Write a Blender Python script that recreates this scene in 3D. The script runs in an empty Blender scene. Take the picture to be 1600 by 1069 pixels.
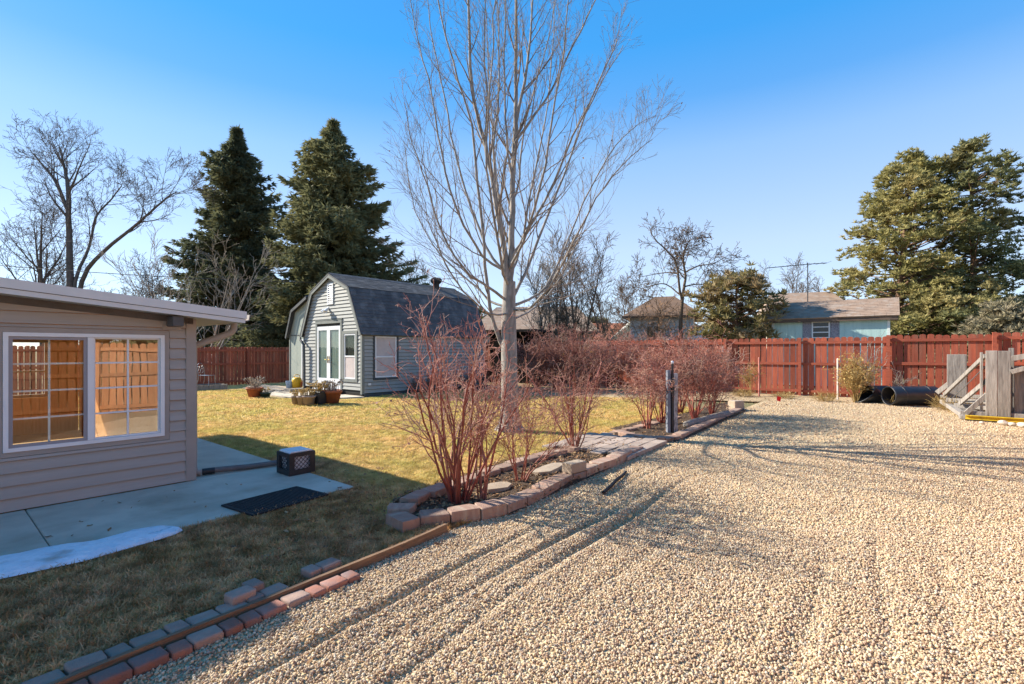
import bpy, math, random
import numpy as np
from mathutils import Vector, noise as mnoise

# ------------------------------------------------------------------ camera, world, sun, exposure
SC = bpy.context.scene
COL = SC.collection
PI = math.pi
F, H, HOR = 788.0, 1.6, 548.0            # focal length (photo px), eye height, horizon row
cam = bpy.data.cameras.new('camera')
cam.lens = 36.0 * F / 1600.0
cam.sensor_width = 36.0
cam.shift_y = (HOR - 534.5) / 1600.0
cam.clip_end = 2000
cam_o = bpy.data.objects.new('camera', cam)
cam_o.location = (0, 0, H)
cam_o.rotation_euler = (PI / 2, 0, 0)
COL.objects.link(cam_o)
SC.camera = cam_o

SUN_EL = math.radians(32)
SHD = Vector((0.94, -0.34, 0)).normalized()          # the way shadows fall on the ground
world = bpy.data.worlds.new('World')
SC.world = world
world.use_nodes = True
wn, wl = world.node_tree.nodes, world.node_tree.links
wn.clear()
sky = wn.new('ShaderNodeTexSky')
sky.sky_type = 'NISHITA'
sky.sun_disc = False
sky.sun_elevation = SUN_EL
sky.sun_rotation = math.atan2(-SHD.x, -SHD.y)        # bearing of the sun, clockwise from +Y
sky.altitude = 1500
sky.air_density = 1.0
sky.dust_density = 0.5
sky.ozone_density = 3.0
hsv = wn.new('ShaderNodeHueSaturation')
hsv.inputs['Saturation'].default_value = 1.22
hsv.inputs['Hue'].default_value = 0.495
bgn = wn.new('ShaderNodeBackground')
bgn.inputs['Strength'].default_value = 0.136
won = wn.new('ShaderNodeOutputWorld')
wl.new(sky.outputs[0], hsv.inputs['Color'])
# clear winter sky: pale at the horizon, deepening blue overhead, the same all the way round, over the Nishita sky
wtc = wn.new('ShaderNodeTexCoord'); wsp = wn.new('ShaderNodeSeparateXYZ'); wcr = wn.new('ShaderNodeValToRGB'); wmx = wn.new('ShaderNodeMix')
wmx.data_type = 'RGBA'; wmx.inputs['Factor'].default_value = .78
SKY_STOPS = ((0.0, (2.05, 2.22, 2.62)), (.19, (1.74, 2.02, 2.55)), (.35, (1.0, 1.62, 2.55)), (.43, (.36, 1.17, 2.52)), (.51, (.13, 1.05, 2.55)), (.65, (.12, .92, 2.3)), (1.0, (.11, .75, 1.9)))
while len(wcr.color_ramp.elements) < len(SKY_STOPS): wcr.color_ramp.elements.new(.5)
for e_, (p_, v_) in zip(wcr.color_ramp.elements, SKY_STOPS):
    e_.position = p_; e_.color = (*v_, 1)
wl.new(wtc.outputs['Generated'], wsp.inputs[0]); wl.new(wsp.outputs['Z'], wcr.inputs[0]); wl.new(wcr.outputs[0], wmx.inputs['B'])
wl.new(hsv.outputs[0], wmx.inputs['A'])
wl.new(wmx.outputs['Result'], bgn.inputs[0])
wl.new(bgn.outputs[0], won.inputs[0])

sun = bpy.data.lights.new('sun', 'SUN')
sun.energy = 4.0
sun.angle = math.radians(0.53)
sun.color = (1.0, 0.92, 0.78)
sun_o = bpy.data.objects.new('sun', sun)
sd = Vector((SHD.x * math.cos(SUN_EL), SHD.y * math.cos(SUN_EL), -math.sin(SUN_EL)))
sun_o.rotation_euler = sd.to_track_quat('-Z', 'Y').to_euler()
sun_o.location = (-20, 10, 25)
COL.objects.link(sun_o)
SC.view_settings.view_transform = 'Standard'
SC.view_settings.look = 'None'
SC.view_settings.gamma = 1.0
SC.view_settings.exposure = 1.45
SC.view_settings.use_curve_mapping = False
SC.render.engine = 'CYCLES'
SC.cycles.max_bounces = 8
SC.cycles.transparent_max_bounces = 12
SC.cycles.use_denoising = True

rng = np.random.default_rng(7)
random.seed(7)

# ------------------------------------------------------------------ helpers
def gp(px, py, z=0.0):
    Y = F * (H - z) / (py - HOR)
    return Vector(((px - 800) * Y / F, Y, z))

def ap(px, py, Y):
    return Vector(((px - 800) * Y / F, Y, H + (HOR - py) * Y / F))

U = Vector((0.647, 0.762, 0)).normalized()           # run of the house wall
N = Vector((U.y, -U.x, 0))                            # out of the house wall, towards the drive
UROT = math.atan2(U.y, U.x)
E = Vector((0.6, 0.8, 0))                             # run of the border
G = Vector((0.8, -0.6, 0))                            # across it, onto the gravel
EROT = math.atan2(E.y, E.x)

def tag(o, label=None, cat=None, group=None, kind=None):
    if label: o['label'] = label
    if cat: o['category'] = cat
    if group: o['group'] = group
    if kind: o['kind'] = kind
    return o

def thing(name, label, cat, loc=(0, 0, 0), rotz=0.0, group=None):
    o = bpy.data.objects.new(name, None)
    o.empty_display_size = 0.2
    COL.objects.link(o)
    o.location = loc
    o.rotation_euler = (0, 0, rotz)
    return tag(o, label, cat, group)

def link_mesh(name, me, parent=None, loc=None, rot=None, scale=None):
    o = bpy.data.objects.new(name, me)
    COL.objects.link(o)
    if parent: o.parent = parent
    if loc is not None: o.location = loc
    if rot is not None: o.rotation_euler = rot
    if scale is not None: o.scale = scale
    return o

def copy_tree(o, parent=None):
    c = o.copy()
    COL.objects.link(c)
    c.parent = parent
    for ch in list(o.children):
        copy_tree(ch, c)
    return c

BOXF = [(0, 3, 2, 1), (4, 5, 6, 7), (0, 1, 5, 4), (1, 2, 6, 5), (2, 3, 7, 6), (3, 0, 4, 7)]

class MB:
    """Collects shapes, then builds one mesh."""
    def __init__(s):
        s.v, s.f, s.sm, s.n, s.c = [], [], [], 0, {}
    def add(s, verts, faces, smooth=False):
        s.v.append(np.asarray(verts, dtype=np.float32).reshape(-1, 3))
        for f in faces:
            s.f.append([i + s.n for i in f])
            s.sm.append(smooth)
        s.n += len(s.v[-1])
        return s
    def box(s, x0, y0, z0, x1, y1, z1):
        return s.add([(x0, y0, z0), (x1, y0, z0), (x1, y1, z0), (x0, y1, z0), (x0, y0, z1), (x1, y0, z1), (x1, y1, z1), (x0, y1, z1)], BOXF)
    def bar(s, a, b, w, h, up=(0, 0, 1)):
        a, b = Vector(a), Vector(b)
        d = (b - a).normalized()
        up = Vector(up)
        if abs(d.dot(up)) > 0.98: up = Vector((0, 1, 0))
        x = d.cross(up).normalized(); y = x.cross(d).normalized()
        vs = []
        for p in (a, b):
            for sx, sy in ((-1, -1), (1, -1), (1, 1), (-1, 1)):
                vs.append(p + x * (sx * w / 2) + y * (sy * h / 2))
        return s.add(vs, [(0, 1, 2, 3), (4, 7, 6, 5), (0, 4, 5, 1), (1, 5, 6, 2), (2, 6, 7, 3), (3, 7, 4, 0)])
    def prism(s, poly, fr, o0, o1):
        """poly of (a, z); fr(a, o, z) maps; extruded from o0 to o1."""
        n = len(poly)
        vs = [fr(a, o0, z) for a, z in poly] + [fr(a, o1, z) for a, z in poly]
        fs = [tuple(range(n))[::-1], tuple(range(n, 2 * n))]
        for i in range(n):
            j = (i + 1) % n
            fs.append((i, j, n + j, n + i))
        return s.add(vs, fs)
    def lathe(s, prof, seg=16, c=(0, 0, 0), smooth=True):
        vs, fs = [], []
        for r, z in prof:
            for k in range(seg):
                a = 2 * PI * k / seg
                vs.append((c[0] + r * math.cos(a), c[1] + r * math.sin(a), c[2] + z))
        for i in range(len(prof) - 1):
            for k in range(seg):
                k2 = (k + 1) % seg
                fs.append((i * seg + k, i * seg + k2, (i + 1) * seg + k2, (i + 1) * seg + k))
        return s.add(vs, fs, smooth)
    def curve(s, pts, rad, sides=4):
        s.c.setdefault((len(pts), sides), []).append((pts, rad))
        return s
    def quads(s, v):
        s.c.setdefault('quads', []).append(np.asarray(v, np.float32).reshape(-1, 4, 3)); return s
    def tris(s, v):
        s.c.setdefault('tris', []).append(np.asarray(v, np.float32).reshape(-1, 3, 3)); return s
    def mesh(s, name, m=None, smooth_all=False):
        V, LT, LV, SM = list(s.v), [], [], []
        base = s.n
        if s.f:
            LT.append(np.array([len(f) for f in s.f], np.int32))
            LV.append(np.concatenate([np.array(f, np.int32) for f in s.f]))
            SM.append(np.array(s.sm, bool))
        for key, items in s.c.items():
            if key in ('quads', 'tris'):
                k = 4 if key == 'quads' else 3
                a = np.concatenate(items)
                cnt = len(a) * k
                V.append(a.reshape(-1, 3))
                LV.append(np.arange(base, base + cnt, dtype=np.int32))
                LT.append(np.full(len(a), k, np.int32)); SM.append(np.zeros(len(a), bool))
                base += cnt
                continue
            n, sides = key
            P = np.array([[tuple(q) for q in it[0]] for it in items], np.float32)
            R = np.array([it[1] for it in items], np.float32)
            m_ = len(P)
            T = np.empty_like(P)
            T[:, 1:-1] = P[:, 2:] - P[:, :-2]
            T[:, 0] = P[:, 1] - P[:, 0]
            T[:, -1] = P[:, -1] - P[:, -2]
            T /= np.linalg.norm(T, axis=2, keepdims=True) + 1e-9
            mean = P[:, -1] - P[:, 0]
            mean /= np.linalg.norm(mean, axis=1, keepdims=True) + 1e-9
            ref = np.where(np.abs(mean[:, 2:3]) > 0.8, np.array([[1., 0.1, 0]]), np.array([[0, 0.1, 1.]]))[:, None, :]
            A = np.cross(T, ref); A /= np.linalg.norm(A, axis=2, keepdims=True) + 1e-9
            B = np.cross(A, T)
            ang = np.arange(sides) * 2 * PI / sides
            ring = P[:, :, None, :] + R[:, :, None, None] * (A[:, :, None, :] * np.cos(ang)[None, None, :, None] + B[:, :, None, :] * np.sin(ang)[None, None, :, None])
            V.append(ring.reshape(-1, 3).astype(np.float32))
            i = np.arange(n - 1)[:, None]; k = np.arange(sides)[None, :]; k2 = (k + 1) % sides
            q = np.stack([i * sides + k, (i + 1) * sides + k, (i + 1) * sides + k2, i * sides + k2], -1).reshape(-1, 4)
            off = (base + np.arange(m_) * n * sides)[:, None, None]
            q = (q[None] + off).reshape(-1, 4)
            LV.append(q.reshape(-1).astype(np.int32)); LT.append(np.full(len(q), 4, np.int32)); SM.append(np.ones(len(q), bool))
            base += m_ * n * sides
        me = bpy.data.meshes.new(name)
        V = np.concatenate(V); LV = np.concatenate(LV); LT = np.concatenate(LT); SM = np.concatenate(SM)
        me.vertices.add(len(V)); me.vertices.foreach_set('co', V.reshape(-1))
        me.loops.add(len(LV)); me.loops.foreach_set('vertex_index', LV)
        me.polygons.add(len(LT))
        me.polygons.foreach_set('loop_start', np.concatenate([[0], np.cumsum(LT)[:-1]]).astype(np.int32))
        me.polygons.foreach_set('use_smooth', np.ones(len(LT), bool) if smooth_all else SM)
        me.update(calc_edges=True)
        if m: me.materials.append(m)
        return me
    def build(s, name, m, parent=None, loc=None, rot=None, smooth=False):
        return link_mesh(name, s.mesh(name, m, smooth), parent, loc, rot)

def bevel(o, w, seg=2):
    b = o.modifiers.new('bevel', 'BEVEL'); b.width = w; b.segments = seg; b.limit_method = 'ANGLE'
    return o

def bevelled_mesh(mb, name, m, w, seg=2, jitter=0.0):
    import bmesh
    me = mb.mesh(name, m)
    bm = bmesh.new(); bm.from_mesh(me)
    bmesh.ops.remove_doubles(bm, verts=bm.verts, dist=1e-5)
    bmesh.ops.bevel(bm, geom=list(bm.edges), offset=w, segments=seg, affect='EDGES', profile=0.6)
    if jitter:
        for v in bm.verts:
            v.co += Vector((random.uniform(-1, 1), random.uniform(-1, 1), random.uniform(-1, 1))) * jitter
    bm.to_mesh(me); bm.free()
    for p in me.polygons: p.use_smooth = False
    return me

# ------------------------------------------------------------------ materials
def mat(name, c1, c2=None, scale=6.0, rough=0.8, bump=0.0, bscale=40.0, stretch=(1, 1, 1), metallic=0.0, spec=0.3,
        rand=0.0, c3=None, scale3=1.2, detail=6.0, contrast=(0.35, 0.65), c3pos=(0.45, 0.7), bdist=0.01):
    m = bpy.data.materials.new(name)
    m.use_nodes = True
    nt = m.node_tree; n, l = nt.nodes, nt.links
    b = n['Principled BSDF']
    b.inputs['Roughness'].default_value = rough
    b.inputs['Metallic'].default_value = metallic
    b.inputs['Specular IOR Level'].default_value = spec
    tc = n.new('ShaderNodeTexCoord'); oi = n.new('ShaderNodeObjectInfo')
    mp = n.new('ShaderNodeMapping'); mp.inputs['Scale'].default_value = stretch
    ad = n.new('ShaderNodeVectorMath'); ad.operation = 'MULTIPLY_ADD'
    cmb = n.new('ShaderNodeCombineXYZ')
    for k in range(3): l.new(oi.outputs['Random'], cmb.inputs[k])
    l.new(cmb.outputs[0], ad.inputs[0]); ad.inputs[1].default_value = (37.0, 53.0, 71.0)
    l.new(tc.outputs['Object'], ad.inputs[2])
    l.new(ad.outputs[0], mp.inputs[0])
    col = None
    if c2 is not None:
        nz = n.new('ShaderNodeTexNoise'); nz.inputs['Scale'].default_value = scale; nz.inputs['Detail'].default_value = detail
        nz.inputs['Roughness'].default_value = 0.6
        l.new(mp.outputs[0], nz.inputs['Vector'])
        mr = n.new('ShaderNodeMapRange'); mr.inputs['From Min'].default_value = contrast[0]; mr.inputs['From Max'].default_value = contrast[1]
        l.new(nz.outputs['Fac'], mr.inputs['Value'])
        mx = n.new('ShaderNodeMix'); mx.data_type = 'RGBA'
        mx.inputs['A'].default_value = (*c1, 1); mx.inputs['B'].default_value = (*c2, 1)
        l.new(mr.outputs[0], mx.inputs['Factor'])
        col = mx.outputs['Result']
        if c3 is not None:
            n3 = n.new('ShaderNodeTexNoise'); n3.inputs['Scale'].default_value = scale3; n3.inputs['Detail'].default_value = 5
            l.new(mp.outputs[0], n3.inputs['Vector'])
            m3 = n.new('ShaderNodeMapRange'); m3.inputs['From Min'].default_value = c3pos[0]; m3.inputs['From Max'].default_value = c3pos[1]
            l.new(n3.outputs['Fac'], m3.inputs['Value'])
            x3 = n.new('ShaderNodeMix'); x3.data_type = 'RGBA'; x3.inputs['B'].default_value = (*c3, 1)
            l.new(m3.outputs[0], x3.inputs['Factor']); l.new(col, x3.inputs['A'])
            col = x3.outputs['Result']
    if rand:
        hs = n.new('ShaderNodeHueSaturation')
        if col is not None: l.new(col, hs.inputs['Color'])
        else: hs.inputs['Color'].default_value = (*c1, 1)
        rr = n.new('ShaderNodeMapRange'); rr.inputs['To Min'].default_value = 1 - rand; rr.inputs['To Max'].default_value = 1 + rand
        l.new(oi.outputs['Random'], rr.inputs['Value']); l.new(rr.outputs[0], hs.inputs['Value'])
        col = hs.outputs[0]
    if col is not None: l.new(col, b.inputs['Base Color'])
    else: b.inputs['Base Color'].default_value = (*c1, 1)
    if bump:
        nb = n.new('ShaderNodeTexNoise'); nb.inputs['Scale'].default_value = bscale; nb.inputs['Detail'].default_value = 5
        l.new(mp.outputs[0], nb.inputs['Vector'])
        bp = n.new('ShaderNodeBump'); bp.inputs['Strength'].default_value = bump; bp.inputs['Distance'].default_value = bdist
        l.new(nb.outputs['Fac'], bp.inputs['Height']); l.new(bp.outputs[0], b.inputs['Normal'])
    return m

def ramp_mat(name, stops, rough=0.8, spec=0.2, bump=0.0, bscale=60):
    """Colour picked per instance / object at random from the stops."""
    m = mat(name, (1, 1, 1), rough=rough, spec=spec, bump=bump, bscale=bscale)
    n, l = m.node_tree.nodes, m.node_tree.links
    oi = n.new('ShaderNodeObjectInfo'); cr = n.new('ShaderNodeValToRGB')
    cr.color_ramp.interpolation = 'LINEAR'
    while len(cr.color_ramp.elements) < len(stops): cr.color_ramp.elements.new(0.5)
    for e, (p, c) in zip(cr.color_ramp.elements, stops):
        e.position = p; e.color = (*c, 1)
    l.new(oi.outputs['Random'], cr.inputs[0]); l.new(cr.outputs[0], n['Principled BSDF'].inputs['Base Color'])
    return m

def glass_mat(name, tint, refl, rough=0.0, wave=0.0):
    m = bpy.data.materials.new(name); m.use_nodes = True
    n, l = m.node_tree.nodes, m.node_tree.links
    n.clear()
    o = n.new('ShaderNodeOutputMaterial'); mx = n.new('ShaderNodeMixShader'); t = n.new('ShaderNodeBsdfTransparent'); g = n.new('ShaderNodeBsdfGlossy')
    t.inputs[0].default_value = (*tint, 1); g.inputs['Roughness'].default_value = rough
    lw = n.new('ShaderNodeFresnel'); lw.inputs[0].default_value = 1.5
    ad = n.new('ShaderNodeMath'); ad.operation = 'ADD'; ad.use_clamp = True; ad.inputs[1].default_value = refl
    geo = n.new('ShaderNodeNewGeometry'); front = n.new('ShaderNodeMath'); front.operation = 'SUBTRACT'; front.inputs[0].default_value = 1
    mul = n.new('ShaderNodeMath'); mul.operation = 'MULTIPLY'     # the pane reflects at its outer face only
    l.new(geo.outputs['Backfacing'], front.inputs[1])
    l.new(lw.outputs[0], ad.inputs[0]); l.new(ad.outputs[0], mul.inputs[0]); l.new(front.outputs[0], mul.inputs[1]); l.new(mul.outputs[0], mx.inputs[0])
    l.new(t.outputs[0], mx.inputs[1]); l.new(g.outputs[0], mx.inputs[2]); l.new(mx.outputs[0], o.inputs[0])
    if wave:
        tc = n.new('ShaderNodeTexCoord'); nz = n.new('ShaderNodeTexNoise'); nz.inputs['Scale'].default_value = 2.2; nz.inputs['Detail'].default_value = 1
        bp = n.new('ShaderNodeBump'); bp.inputs['Strength'].default_value = wave; bp.inputs['Distance'].default_value = 0.02
        l.new(tc.outputs['Object'], nz.inputs['Vector']); l.new(nz.outputs['Fac'], bp.inputs['Height']); l.new(bp.outputs[0], g.inputs['Normal'])
    return m

M = {}
M['siding'] = mat('taupe_siding', (0.42, 0.37, 0.33), (0.375, 0.33, 0.295), 3, 0.6, 0.10, 60, (0.4, 1, 6), rand=0.03)
M['trim_taupe'] = mat('taupe_trim', (0.38, 0.325, 0.285), (0.34, 0.29, 0.255), 4, 0.55, 0.05, 50)
M['fascia'] = mat('pale_fascia_metal', (0.70, 0.675, 0.65), (0.63, 0.61, 0.59), 2.5, 0.45, 0.02, 12, spec=0.5)
M['soffit'] = mat('soffit_paint', (0.55, 0.50, 0.42), (0.50, 0.45, 0.37), 5, 0.7)
M['beam'] = mat('grey_beam_paint', (0.13, 0.115, 0.11), (0.10, 0.09, 0.085), 8, 0.7, 0.2, 40)
M['vinyl'] = mat('white_vinyl', (0.80, 0.80, 0.80), (0.75, 0.75, 0.76), 6, 0.35, spec=0.5)
M['screen_frame'] = mat('grey_screen_frame', (0.33, 0.30, 0.31), rough=0.5)
M['glass'] = glass_mat('window_glass', (0.93, 0.95, 0.93), 0.24, 0.0, 0.035)
M['glass_screen'] = glass_mat('screened_glass', (0.92, 0.94, 0.92), 0.04, 0.0, 0.03)
M['glass_dark'] = glass_mat('shed_glass', (0.86, 0.91, 0.89), 0.04, 0.02, 0.03)
M['pine'] = mat('pine_panelling', (0.78, 0.43, 0.18), (0.68, 0.34, 0.12), 5, 0.45, 0.05, 30, (8, 8, 0.6), spec=0.4)
M['room_floor'] = mat('room_floor', (0.55, 0.33, 0.13), (0.45, 0.26, 0.09), 8, 0.5)
M['ceiling'] = mat('room_ceiling', (0.62, 0.55, 0.42), rough=0.8)
M['concrete'] = mat('concrete', (0.60, 0.525, 0.43), (0.50, 0.435, 0.355), 3.0, 0.9, 0.35, 120, c3=(0.31, 0.25, 0.185), scale3=1.3, c3pos=(0.50, 0.78), spec=0.2)
M['snow'] = mat('old_snow', (0.80, 0.84, 0.90), (0.66, 0.72, 0.80), 9, 0.6, 0.8, 24, c3=(0.40, 0.39, 0.37), scale3=4, c3pos=(0.55, 0.72), bdist=.03)
M['rubber'] = mat('black_rubber', (0.020, 0.020, 0.022), (0.030, 0.030, 0.032), 30, 0.75, 0.5, 90)
M['plastic_black'] = mat('black_plastic', (0.016, 0.016, 0.019), (0.026, 0.026, 0.03), 7, 0.42, 0.08, 14, spec=0.5)
M['plastic_white'] = mat('white_plastic', (0.78, 0.79, 0.82), (0.70, 0.72, 0.76), 6, 0.4)
M['pipe_grey'] = mat('grey_drain_pipe', (0.17, 0.15, 0.145), (0.13, 0.115, 0.11), 8, 0.6)
M['brick'] = mat('red_paver', (0.34, 0.145, 0.095), (0.27, 0.13, 0.10), 14, 0.9, 0.5, 160, rand=0.22, c3=(0.25, 0.20, 0.19), scale3=5, c3pos=(0.5, 0.75))
M['brick_grey'] = mat('greyish_paver', (0.37, 0.25, 0.195), (0.30, 0.205, 0.165), 14, 0.9, 0.5, 160, rand=0.16)
M['block'] = mat('red_tan_block', (0.37, 0.235, 0.175), (0.30, 0.19, 0.145), 12, 0.92, 0.6, 120, rand=0.18, c3=(0.40, 0.32, 0.245), scale3=4, c3pos=(0.48, 0.75))
M['path_paver'] = mat('pinkish_tan_paver', (0.40, 0.32, 0.26), (0.33, 0.25, 0.21), 9, 0.92, 0.5, 90, rand=0.16)
M['flagstone'] = mat('flagstone', (0.42, 0.335, 0.25), (0.35, 0.27, 0.20), 7, 0.9, 0.5, 50, rand=0.15)
M['edging_wood'] = mat('edging_wood', (0.27, 0.165, 0.095), (0.17, 0.10, 0.06), 5, 0.8, 0.5, 30, (1.2, 12, 12))
M['mulch'] = mat('mulch_soil', (0.11, 0.070, 0.045), (0.055, 0.035, 0.022), 22, 0.95, 1.0, 60, bdist=0.03)
M['weathered'] = mat('weathered_wood', (0.34, 0.305, 0.27), (0.20, 0.175, 0.155), 4, 0.9, 0.7, 20, (9, 9, 0.7), rand=0.14, c3=(0.11, 0.09, 0.08), scale3=3, c3pos=(0.60, 0.75))
M['yellow'] = mat('yellow_paint', (0.62, 0.42, 0.02), (0.48, 0.30, 0.02), 8, 0.6, 0.2, 30, c3=(0.16, 0.10, 0.03), scale3=5, c3pos=(0.6, 0.75))
M['fence'] = mat('red_fence_stain', (0.36, 0.092, 0.047), (0.24, 0.058, 0.034), 3, 0.75, 0.35, 18, (8, 8, 0.8), rand=0.34, c3=(0.27, 0.125, 0.085), scale3=.7, c3pos=(0.52, 0.75))
M['fence_dark'] = mat('red_fence_rail', (0.36, 0.095, 0.052), (0.26, 0.065, 0.038), 3, 0.75, 0.3, 18, (1, 8, 8), rand=0.12)
M['fence_orange'] = mat('orange_fence_stain', (0.56, 0.27, 0.13), (0.46, 0.19, 0.085), 3, 0.75, 0.35, 18, (8, 8, 0.8), rand=0.2)
M['bark_main'] = mat('smooth_grey_bark', (0.32, 0.292, 0.262), (0.19, 0.168, 0.148), 6, 0.9, 0.6, 22, (2.5, 2.5, 0.7), c3=(0.42, 0.36, 0.31), scale3=5, c3pos=(0.5, 0.75))
M['twig_main'] = mat('pale_twig_bark', (0.27, 0.215, 0.175), (0.18, 0.14, 0.115), 4, 0.85)
M['bark_dark'] = mat('dark_bark', (0.16, 0.125, 0.105), (0.105, 0.083, 0.07), 5, 0.95)
M['bark_pale'] = mat('pale_grey_bark', (0.36, 0.305, 0.25), (0.25, 0.205, 0.165), 3, 0.9)
M['orange_twig'] = mat('orange_brown_twigs', (0.38, 0.22, 0.12), (0.27, 0.15, 0.08), 4, 0.9)
M['bark_brown'] = mat('brown_bark', (0.17, 0.115, 0.075), (0.11, 0.075, 0.05), 4, 0.95)
M['bark_pine'] = mat('pine_bark', (0.20, 0.115, 0.070), (0.12, 0.075, 0.05), 4, 0.95, 0.6, 10)
M['dogwood'] = mat('red_dogwood_bark', (0.33, 0.085, 0.060), (0.22, 0.050, 0.038), 3, 0.55, spec=0.4, c3=(0.27, 0.15, 0.10), scale3=1.6, c3pos=(0.48, 0.75), rand=0.22)
M['dogwood_twig'] = mat('pink_red_twig_bark', (0.41, 0.180, 0.135), (0.27, 0.095, 0.070), 2.5, 0.6, rand=0.28, c3=(0.38, 0.26, 0.19), scale3=1.6, c3pos=(0.48, 0.7))
M['dogwood_base'] = mat('old_dogwood_wood', (0.24, 0.075, 0.05), (0.15, 0.06, 0.045), 10, 0.8)
M['dogwood_bud'] = mat('dried_berry_heads', (0.36, 0.21, 0.17), (0.25, 0.12, 0.10), 9, 0.85)
M['dead_leaf'] = mat('dead_leaf', (0.30, 0.18, 0.09), (0.20, 0.11, 0.06), 9, 0.85)
M['straw'] = mat('straw_stems', (0.50, 0.36, 0.15), (0.40, 0.26, 0.09), 6, 0.85, rand=0.1)
M['spruce'] = mat('spruce_needles', (0.145, 0.155, 0.082), (0.090, 0.100, 0.058), 0.8, 0.8, c3=(0.21, 0.205, 0.10), scale3=0.45, c3pos=(0.48, 0.72))
M['spruce_warm'] = mat('olive_spruce_needles', (0.22, 0.215, 0.105), (0.135, 0.142, 0.072), 0.8, 0.8, c3=(0.28, 0.265, 0.125), scale3=0.4, c3pos=(0.45, 0.7))
M['pine_needles'] = mat('pine_needles', (0.37, 0.325, 0.12), (0.26, 0.24, 0.09), 0.7, 0.8, c3=(0.42, 0.335, 0.14), scale3=0.4, c3pos=(0.48, 0.7))
M['pine_brown'] = mat('tan_green_pine_needles', (0.30, 0.235, 0.10), (0.17, 0.16, 0.055), 1.2, 0.8, c3=(0.36, 0.26, 0.15), scale3=.9, c3pos=(0.45, 0.65))
M['pine_green'] = mat('green_pine_needles', (0.24, 0.235, 0.10), (0.15, 0.16, 0.072), 0.7, 0.8, c3=(0.34, 0.285, 0.125), scale3=0.4, c3pos=(0.5, 0.72))
M['juniper'] = mat('dusty_juniper', (0.34, 0.28, 0.18), (0.22, 0.20, 0.12), 1.2, 0.85)
M['shed_siding'] = mat('grey_green_siding', (0.33, 0.335, 0.315), (0.29, 0.295, 0.28), 3, 0.65, 0.1, 40, rand=0.04)
M['shed_trim'] = mat('sage_trim', (0.20, 0.215, 0.20), (0.17, 0.185, 0.175), 4, 0.7)
M['shed_dark'] = mat('dark_grey_trim', (0.075, 0.08, 0.085), (0.06, 0.065, 0.07), 4, 0.7)
M['annex'] = mat('pale_green_panel', (0.33, 0.36, 0.31), (0.28, 0.315, 0.275), 2, 0.7)
M['shingle'] = mat('charcoal_shingle', (0.115, 0.112, 0.115), (0.070, 0.070, 0.076), 2.2, 0.95, 0.6, 120, (1, 1, 1), c3=(0.155, 0.150, 0.150), scale3=3.2, c3pos=(0.5, 0.66))
M['shingle_tan'] = mat('tan_shingle', (0.34, 0.235, 0.17), (0.25, 0.175, 0.13), 2.0, 0.95, 0.5, 60, c3=(0.33, 0.26, 0.21), scale3=3, c3pos=(0.5, 0.66))
M['shingle_brown'] = mat('brown_shingle', (0.19, 0.115, 0.072), (0.135, 0.085, 0.058), 2.0, 0.95, 0.4, 40)
M['shingle_orange'] = mat('orange_roof', (0.42, 0.17, 0.10), (0.34, 0.13, 0.075), 3, 0.9)
M['door_white'] = mat('white_door_paint', (0.74, 0.75, 0.76), (0.68, 0.69, 0.70), 4, 0.45)
M['blind'] = mat('pale_blind', (0.52, 0.45, 0.43), (0.44, 0.38, 0.37), 5, 0.8)
M['door_reflection'] = mat('painted_door_reflection', (0.33, 0.36, 0.335), (0.22, 0.25, 0.23), 3, 0.9, stretch=(6, 6, .4))  # grey-green tone painted for the reflections in the shed doors
M['room_shade'] = mat('painted_room_shade', (0.03, 0.032, 0.03), rough=0.9)  # near-black colour standing in for the shade inside the shed
M['metal'] = mat('galvanised_metal', (0.35, 0.36, 0.38), (0.26, 0.27, 0.29), 6, 0.4, metallic=0.8)
M['metal_dark'] = mat('dark_metal', (0.06, 0.06, 0.065), (0.045, 0.045, 0.05), 6, 0.5, metallic=0.5)
M['brass'] = mat('brass', (0.55, 0.40, 0.15), rough=0.3, metallic=1.0)
M['terracotta'] = mat('terracotta', (0.40, 0.135, 0.065), (0.33, 0.11, 0.055), 8, 0.85, 0.2, 60, rand=0.08)
M['pot_grey'] = mat('faded_pot', (0.36, 0.28, 0.235), (0.28, 0.22, 0.19), 8, 0.85, rand=0.12)
M['pot_green'] = mat('green_glazed_pot', (0.05, 0.085, 0.07), (0.035, 0.06, 0.05), 8, 0.35)
M['yellow_plastic'] = mat('yellow_plastic', (0.72, 0.42, 0.02), (0.6, 0.33, 0.02), 5, 0.45)
M['orange_plastic'] = mat('orange_plastic', (0.55, 0.13, 0.03), rough=0.5)
M['blue_plastic'] = mat('pale_blue_plastic', (0.30, 0.42, 0.58), rough=0.5)
M['mint'] = mat('mint_paint', (0.44, 0.60, 0.57), (0.38, 0.54, 0.52), 3, 0.7, 0.1, 30, (6, 6, 0.5), rand=0.05)
M['mint_trim'] = mat('white_green_trim', (0.66, 0.70, 0.66), rough=0.6)
M['shutter'] = mat('faded_shutter', (0.34, 0.33, 0.36), (0.14, 0.13, 0.16), 30, 0.8, contrast=(0.4, 0.6))
M['house_white'] = mat('grey_white_siding', (0.62, 0.62, 0.60), (0.55, 0.56, 0.55), 2, 0.7)
M['house_cream'] = mat('cream_stucco', (0.55, 0.47, 0.37), (0.48, 0.41, 0.32), 2, 0.8)
M['house_brown'] = mat('brown_siding', (0.14, 0.10, 0.075), (0.10, 0.07, 0.055), 3, 0.85)
M['pane_far'] = mat('far_window_pane', (0.03, 0.035, 0.04), rough=0.15, spec=0.5)
M['black_wood'] = mat('near_black_wood', (0.020, 0.016, 0.014), (0.012, 0.010, 0.009), 5, 0.9)  # one near-black wood tone for lean-to, post core and footings
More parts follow.
